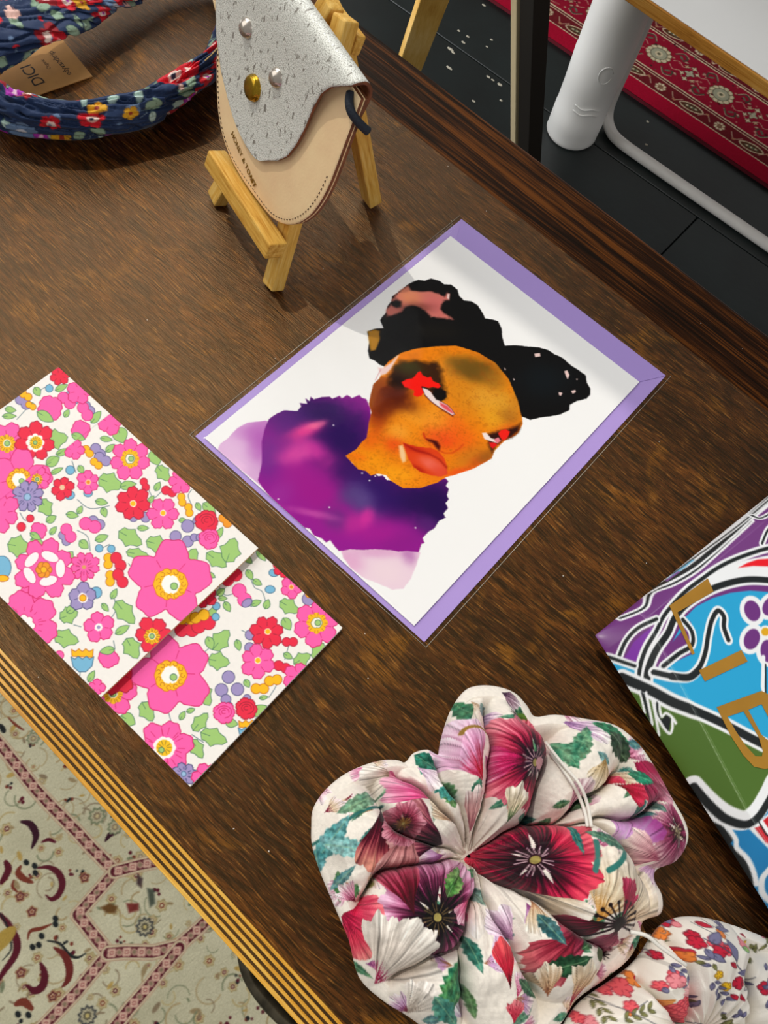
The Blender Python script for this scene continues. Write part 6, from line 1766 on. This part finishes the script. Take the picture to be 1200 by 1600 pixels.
def paint_sprigs(X, Y, ID):
    P = Paint(X, Y, hexc('f5efe4'), aa=.2)
    idf = ID.reshape(-1)
    S = Cloth(P, lambda p: pxl(p, 27.0), 6)
    S.lw = .3
    INK.update({'coral': ('f0616a', 'a82038'), 'slate': ('7c7a9c', '3c3a58'), 'olive': ('8a8a54', '4a4a2c'), 'rust': ('f08a3c', '9a4a1c'), 'crim': ('c8203c', '6a1024'), 'sun': ('f6c41c', '9a6a10'), 'rose': ('f0929a', 'b04a58')})
    rs = random.Random(8)
    def on(*ids):
        P.clip = None if not ids else np.isin(idf, ids)
    for i in range(190):
        u, v = rs.uniform(870, 1340), rs.uniform(1430, 1800)
        w = rs.random()
        if w < .4:
            for k in range(3):
                S.leaf(u + rs.uniform(-9, 9), v + rs.uniform(-9, 9), rs.uniform(9, 16), 5, rs.uniform(0, 360), rs.choice(['olive', 'slate']))
        elif w < .7:
            S.flower(u, v, rs.uniform(6, 11), rs.choice(['coral', 'rose', 'rust', 'crim']), 5, 'none')
        else:
            S.stem([(u, v), (u + rs.uniform(-20, 20), v + rs.uniform(-14, 14)), (u + rs.uniform(-40, 40), v + rs.uniform(-30, 30))], '6a6a70', .3)
    def mum(u, v, r, ink):
        for k, n_ in ((1, 16), (.78, 13), (.55, 10), (.3, 7)):
            for j in range(n_):
                a = 2 * math.pi * (j + k * 3) / n_
                S.dot(u + r * k * .85 * math.cos(a), v + r * k * .85 * math.sin(a), r * .2, ink)
    def sprig(u, v, L, d, ink, n=5):
        a = math.radians(d)
        for j in range(n):
            k = (j / (n - 1) - .5) * L
            for sg in (-1, 1):
                S.leaf(u + k * math.cos(a) - sg * 5 * math.sin(a), v + k * math.sin(a) + sg * 5 * math.cos(a), L * .36, L * .15, d + sg * 38, ink)
    on(1)
    S.leaf(1018, 1508, 40, 20, 80, 'slate'); S.leaf(1036, 1506, 34, 15, 100, 'slate'); S.flower(985, 1515, 11, 'rust', 5, 'none'); S.flower(1000, 1532, 12, 'rust', 4, 'none'); S.flower(978, 1543, 15, 'coral', 6, 'none'); S.dot(1007, 1531, 5, 'crim'); S.flower(955, 1548, 9, 'coral', 5, 'none'); sprig(940, 1575, 34, 70, 'olive', 4); sprig(990, 1580, 40, -20, 'olive', 4); S.stem([(930, 1560), (980, 1580), (1030, 1605)], '5a5a60', .35); S.flower(912, 1594, 9, 'coral', 5, 'none')
    on(2)
    sprig(1058, 1522, 36, 40, 'slate', 4); S.fan(1085, 1550, 200, 30, 60, 'e0607a', 'f29aa0', 'f8c0c0', .1, 3); S.flower(1043, 1530, 12, 'rose', 5, 'none'); S.fan(1024, 1566, 10, 26, 50, '8a9a5a', 'f0953c', 'f5a850', .15, 4); mum(1072, 1580, 25, 'coral'); S.flower(1128, 1590, 14, 'coral', 5, 'or'); S.leaf(1030, 1545, 10, 7, 60, 'slate'); S.stem([(1010, 1590), (1040, 1575), (1030, 1600)], '6a6a70', .35)
    on(3)
    S.leaf(1062, 1440, 20, 8, 40, 'slate'); S.dot(1068, 1445, 4.5, 'rose'); S.leaf(1102, 1445, 20, 8, 20, 'crim'); S.leaf(1044, 1462, 10, 5, 90, 'olive'); S.leaf(1042, 1473, 10, 5, 40, 'olive'); S.leaf(1051, 1473, 10, 5, -20, 'olive'); S.leaf(1046, 1483, 10, 5, 90, 'olive')
    S.flower(1078, 1471, 10, 'crim', 5, 'none'); S.flower(1102, 1484, 11, 'crim', 4, 'none'); S.pair(1065, 1486, 5, 10, 'crim'); S.leaf(1100, 1494, 24, 10, 30, 'slate'); S.leaf(1088, 1488, 18, 8, 60, 'slate'); S.flower(1067, 1494, 9, 'rust', 4, 'none'); S.leaf(1125, 1483, 36, 15, 70, 'slate'); S.leaf(1104, 1464, 26, 13, -40, 'slate'); S.leaf(1128, 1452, 26, 8, 10, 'slate'); S.bud(1153, 1474, 11, 'rose', -70)
    S.stem([(1088, 1465), (1120, 1490), (1140, 1515), (1165, 1540), (1180, 1560)], '4c4a5c', .45); S.leaf(1148, 1517, 28, 9, 0, 'slate'); S.leaf(1170, 1542, 30, 10, -70, 'slate'); S.leaf(1124, 1505, 18, 7, 30, 'crim'); S.flower(1136, 1533, 10, 'crim', 4, 'none'); S.leaf(1145, 1535, 14, 6, 20, 'crim'); S.flower(1104, 1520, 7, 'sun', 5, 'none'); S.flower(1118, 1538, 7, 'sun', 5, 'none'); sprig(1112, 1548, 34, 50, 'slate', 4); S.leaf(1133, 1555, 14, 6, 40, 'crim'); S.leaf(1147, 1556, 14, 6, 50, 'crim'); S.leaf(1096, 1508, 12, 5, 60, 'olive'); S.flower(1192, 1484, 17, 'sun', 5, 'none'); S.leaf(1172, 1480, 18, 8, 90, 'slate'); S.leaf(1184, 1465, 26, 5, 20, 'crim')
    on()
    return P.out()
SC2, C2, G2 = gathered('sprig_scrunchie', 'white scrunchie with small coral and slate flower sprigs in the corner', OUT2, (1115, 1618), LOB2, 26.0, paint_sprigs, COTTON, ntheta=620, nrho=170, seed=12)
def over2(pts):
    out = []
    for u, v, z in pts:
        q = px(u, v, z); out.append((q[0] - C2[0], q[1] - C2[1], q[2]))
    return [(a * mmm, b * mmm, c * mmm) for a, b, c in smooth_path(out, 6)]
tube('tag_thread', over2([(985, 1456, 46), (1010, 1462, 47), (1030, 1478, 46), (1055, 1496, 45), (1072, 1508, 43)]), .0008, THR, SC2, seg=8)
# ------------------------------------------------------------------ navy floral headband with its kraft tag
HB = [(-95, 100, 22, 40, 15, 10), (-40, 140, 20, 35, 15, 10), (20, 170, 18, 30, 18, 12), (80, 184, 17, 40, 16, 10), (140, 188, 17, 50, 15, 9), (205, 175, 17, 55, 16, 9), (258, 152, 18, 60, 17, 9), (300, 126, 19, 66, 18, 8), (332, 98, 18, 72, 17, 7),
      (352, 55, 18, 70, 16, 7), (362, 0, 18, 60, 15, 7), (330, -60, 20, 45, 15, 7), (260, -60, 22, 35, 15, 7), (190, -35, 24, 30, 16, 7), (130, -5, 26, 25, 17, 7), (70, 22, 28, 22, 18, 7), (10, 48, 28, 22, 19, 8), (-50, 72, 26, 28, 18, 9)]
pth = np.array([list(px(u, v, z)) + [tl, a, b] for u, v, z, tl, a, b in HB])
pth = smooth_loop(pth, 44)
n_ = len(pth)
tan = np.roll(pth[:, :2], -1, 0) - np.roll(pth[:, :2], 1, 0)
tan /= np.linalg.norm(tan, axis=1)[:, None]
nor = np.stack([tan[:, 1], -tan[:, 0]], 1)
cen = pth[:, :2].mean(0)
nor *= np.sign(((pth[:, :2] - cen) * nor).sum(1))[:, None]          # outward
NV = 130
ph = np.linspace(0, 2 * np.pi, NV, endpoint=False)
sarc = np.r_[0, np.cumsum(np.linalg.norm(np.diff(pth[:, :3], axis=0), axis=1))]
rows = np.zeros((n_, NV, 3))
for i in range(n_):
    x, y, z, tl, a, b = pth[i]
    t = math.radians(tl)
    rg_ = np.abs(vnoise(ph * 3.0 + .06 * sarc[i], np.full(NV, sarc[i] * .045), 6, 3) - .5) * 2
    wr = 1.08 + .10 * np.sin(ph * 3 + sarc[i] * .10) - .34 * np.clip(.28 - rg_, 0, 1) / .28 + .10 * (vnoise(ph * 4, np.full(NV, sarc[i] * .12), 9, 2) - .5)
    tw = .5 * math.sin(sarc[i] * .025)
    ca_, sa_ = np.cos(ph), np.sin(ph)
    k1, k2 = a * ca_ * wr, b * np.sign(sa_) * np.abs(sa_) ** .8 * wr
    h = k1 * math.cos(t + tw * .4) - k2 * math.sin(t + tw * .4)
    w = k1 * math.sin(t + tw * .4) + k2 * math.cos(t + tw * .4)
    zz_ = z + w
    rows[i, :, 0] = x + nor[i, 0] * h; rows[i, :, 1] = y + nor[i, 1] * h; rows[i, :, 2] = np.maximum(zz_, 1.4)
chS, chT = np.meshgrid(sarc, ph * 13.0, indexing='ij')
P = Paint(chS, chT, hexc('1b3157'), aa=.25)
INK.update({'hred': ('d8142a', '7a0c1c'), 'sage': ('93ae94', '31463f'), 'mint': ('bcd6cc', '4a6a66'), 'mag': ('b02cb0', '5a1460'), 'blush': ('efc4b8', '6a3a34'), 'must': ('e0a41c', '7a4a10'), 'steel': ('6a84a8', '2c3c5c'), 'drd': ('9c1020', '4a0810')})
S = Floral(P, lambda p: np.asarray(p, float), 21)
S.lw = .12
rs = random.Random(31)
Lp = sarc[-1]; Tp = 2 * np.pi * 13.0
for i in range(520):
    u, v = rs.uniform(0, Lp), rs.uniform(0, Tp)
    q = rs.random()
    if q < .42:
        S.leaf(u, v, rs.uniform(7, 13), rs.uniform(4, 7), rs.uniform(0, 360), rs.choice(['sage', 'mint', 'sage']))
    elif q < .55:
        S.dot(u, v, rs.uniform(1.4, 3), rs.choice(['hred', 'mag', 'blush', 'steel', 'mint']))
    elif q < .62:
        S.stem([(u, v), (u + rs.uniform(-6, 6), v + 3), (u + rs.uniform(-9, 9), v + 7)], 'a8c0c8', .3)
for i in range(150):
    u, v = rs.uniform(0, Lp), rs.uniform(0, Tp)
    q = rs.random(); r = rs.uniform(6, 10)
    if q < .6:
        S.flower(u, v, r, rs.choice(['hred', 'hred', 'drd']), 5, 'none'); S.P.poly(S.petals(u + r * .1, v, r * .45, 7, 0, .15), hexc('f0d8cc')); S.dot(u, v, r * .16, rs.choice(['steel', 'mag', '28304a']), False)
    elif q < .72:
        S.flower(u, v, r * .7, 'mag', 4, 'none'); S.dot(u, v, r * .2, 'efd0e0', False)
    elif q < .84:
        S.flower(u, v, r * .8, 'must', 5, 'none'); S.dot(u, v, r * .2, '9a3020', False)
    elif q < .93:
        S.flower(u, v, r * .8, 'steel', 5, 'none'); S.dot(u, v, r * .28, 'd8dce8', False)
    else:
        S.flower(u, v, r * .7, 'blush', 6, 'none')
hb = thing('floral_headband', 'navy headband with red flower print looped on the table', 'headband', W(cen[0], cen[1], 0))
rows[:, :, 0] -= cen[0]; rows[:, :, 1] -= cen[1]
grid_obj('fabric_band', rows * mmm, printed('navy_cotton', rough=.6, spec=.3, weave=.2, wscale=1800, sheen=.1), hb, P.out(), wrap_u=True, wrap_v=True, flip=True)
# hem seam running along the band
seam_pts = [tuple(np.array(rows[i % n_, 4]) * mmm) for i in range(int(n_ * .40), int(n_ * .56), 3)]
tube('hem_seam', seam_pts, .0004, plain('seam_thread', 'c9a86a', .7), hb, seg=6)

kt = [px(u, v, .5)[:2] for u, v in ((97, 61.6), (144.9, 120), (22, 162), (-26, 104))]
kc = sum(kt) / 4
kr = (kt[1] - kt[0]); kang = math.atan2(kr[1], kr[0])
tg = thing('kraft_tag', 'brown kraft card tag with black lettering inside the headband', 'tag', W(kc[0], kc[1], 0))
KR = plain('kraft_card', 'b9894e', .75, noise=.08, nscale=120)
vs = [((q - kc)[0] * mmm, (q - kc)[1] * mmm, .0004) for q in kt] + [((q - kc)[0] * mmm, (q - kc)[1] * mmm, .0010) for q in kt]
mesh_obj('tag_card', vs, [(0, 1, 2, 3), (7, 6, 5, 4), (0, 4, 5, 1), (1, 5, 6, 2), (2, 6, 7, 3), (3, 7, 4, 0)], KR, tg)
BLKI = plain('black_ink', '1a1410', .7)
def pxdir(p, q):
    d = px(*q)[:2] - px(*p)[:2]; return d / np.linalg.norm(d)
rd = pxdir((112, 120), (76, 77)); up_ = np.array([-rd[1], rd[0]])
def lettering(txt, size, uv, space=1.0):
    o = px(uv[0], uv[1], 1.0)[:2] - kc
    return text_curve(txt, size, BLKI, tg, 'printed_lettering', (o[0], o[1], 1.03), (rd[0], rd[1], 0), (up_[0], up_[1], 0), (0, 0, 1), .02, space=space)
lettering('edyvandtrip', 5.6, (112.5, 116), .95)
lettering('Organic', 3.3, (80, 107), .95)
lettering('DICI', 11.0, (72, 130), .95)

# second kraft tag poking out between the scrunchies
k2 = [px(u, v, 9)[:2] for u, v in ((962, 1452), (1008, 1428), (1022, 1462), (976, 1492))]
kc2 = sum(k2) / 4
tg2 = thing('small_kraft_tag', 'small kraft tag poking out between the two scrunchies', 'tag', W(kc2[0], kc2[1], 0))
zt_ = [.5, .5, .5, .5]
vs = [((q - kc2)[0] * mmm, (q - kc2)[1] * mmm, .0003) for q in k2] + [((q - kc2)[0] * mmm, (q - kc2)[1] * mmm, .0010) for q in k2]
mesh_obj('tag_card', vs, [(0, 1, 2, 3), (7, 6, 5, 4), (0, 4, 5, 1), (1, 5, 6, 2), (2, 6, 7, 3), (3, 7, 4, 0)], KR, tg2)
tube('tag_string', [tuple(np.append((k2[3] - kc2) * mmm * .5, .0013)), tuple(np.append((k2[2] - kc2) * mmm * .6, .0016)), tuple(np.append((k2[2] - kc2) * mmm * 1.2, .0014))], .0006, THR, tg2, seg=6)

# ------------------------------------------------------------------ specks of dust on the table and old paint drips on the floor
rs = random.Random(77)
def specks(name, pts, mat, zoff):
    bm = bmesh.new()
    for (x, y, rx, ry, a) in pts:
        m = bmesh.ops.create_icosphere(bm, subdivisions=1, radius=1.0)
        for v in m['verts']:
            vx, vy = v.co.x * rx, v.co.y * ry
            v.co = Vector(((x + vx * math.cos(a) - vy * math.sin(a)) * mmm, (y + vx * math.sin(a) + vy * math.cos(a)) * mmm, (zoff + v.co.z * min(rx, ry) * .4) * mmm))
    return bm_obj(name, bm, mat)
pts = []
for u, v in [(348, 690), (590, 1318 - 500), (328, 1205), (570, 990), (60, 1058), (1095, 505), (1160, 545), (705, 345), (960, 560), (505, 420), (430, 560), (230, 500), (1030, 690), (880, 900), (1010, 880), (575, 1060), (420, 1330), (365, 1295), (700, 260), (760, 330)]:
    q = px(u, v, .2); pts.append((q[0], q[1], rs.uniform(.25, .5), rs.uniform(.2, .35), rs.uniform(0, 3)))
ds = specks('dust_specks', pts, plain('pale_dust', 'd8d0c4', .9), .25)
ds.location = (0, 0, TZ)
tag(ds, 'tiny pale dust specks scattered over the dark table top', 'dust', kind='stuff')
pts = []
for u, v, a, b in [(704, 77, 10, 4), (708, 82, 6, 2.5), (702, 106, 9, 3.5), (763, 120, 6, 3), (770, 125, 5, 2.5), (781, 132, 7, 4), (717, 48, 4, 3), (731, 57, 5, 3), (724, 66, 6, 3), (768, 62, 4, 3), (740, 158, 5, 3), (783, 157, 4, 3), (761, 73, 4, 2), (756, 8, 6, 3), (1012, 190, 4, 3), (690, 8, 6, 4), (1010, 226, 4, 3)]:
    q = px(u, v, -749.6); pts.append((q[0], q[1], a, b, -.45))
dp = specks('paint_drips', pts, plain('dried_cream_paint', 'b8b2a0', .8), -749.8)
dp.location = (0, 0, TZ)
tag(dp, 'dried cream paint drips on the black floorboards', 'paint', kind='stuff')
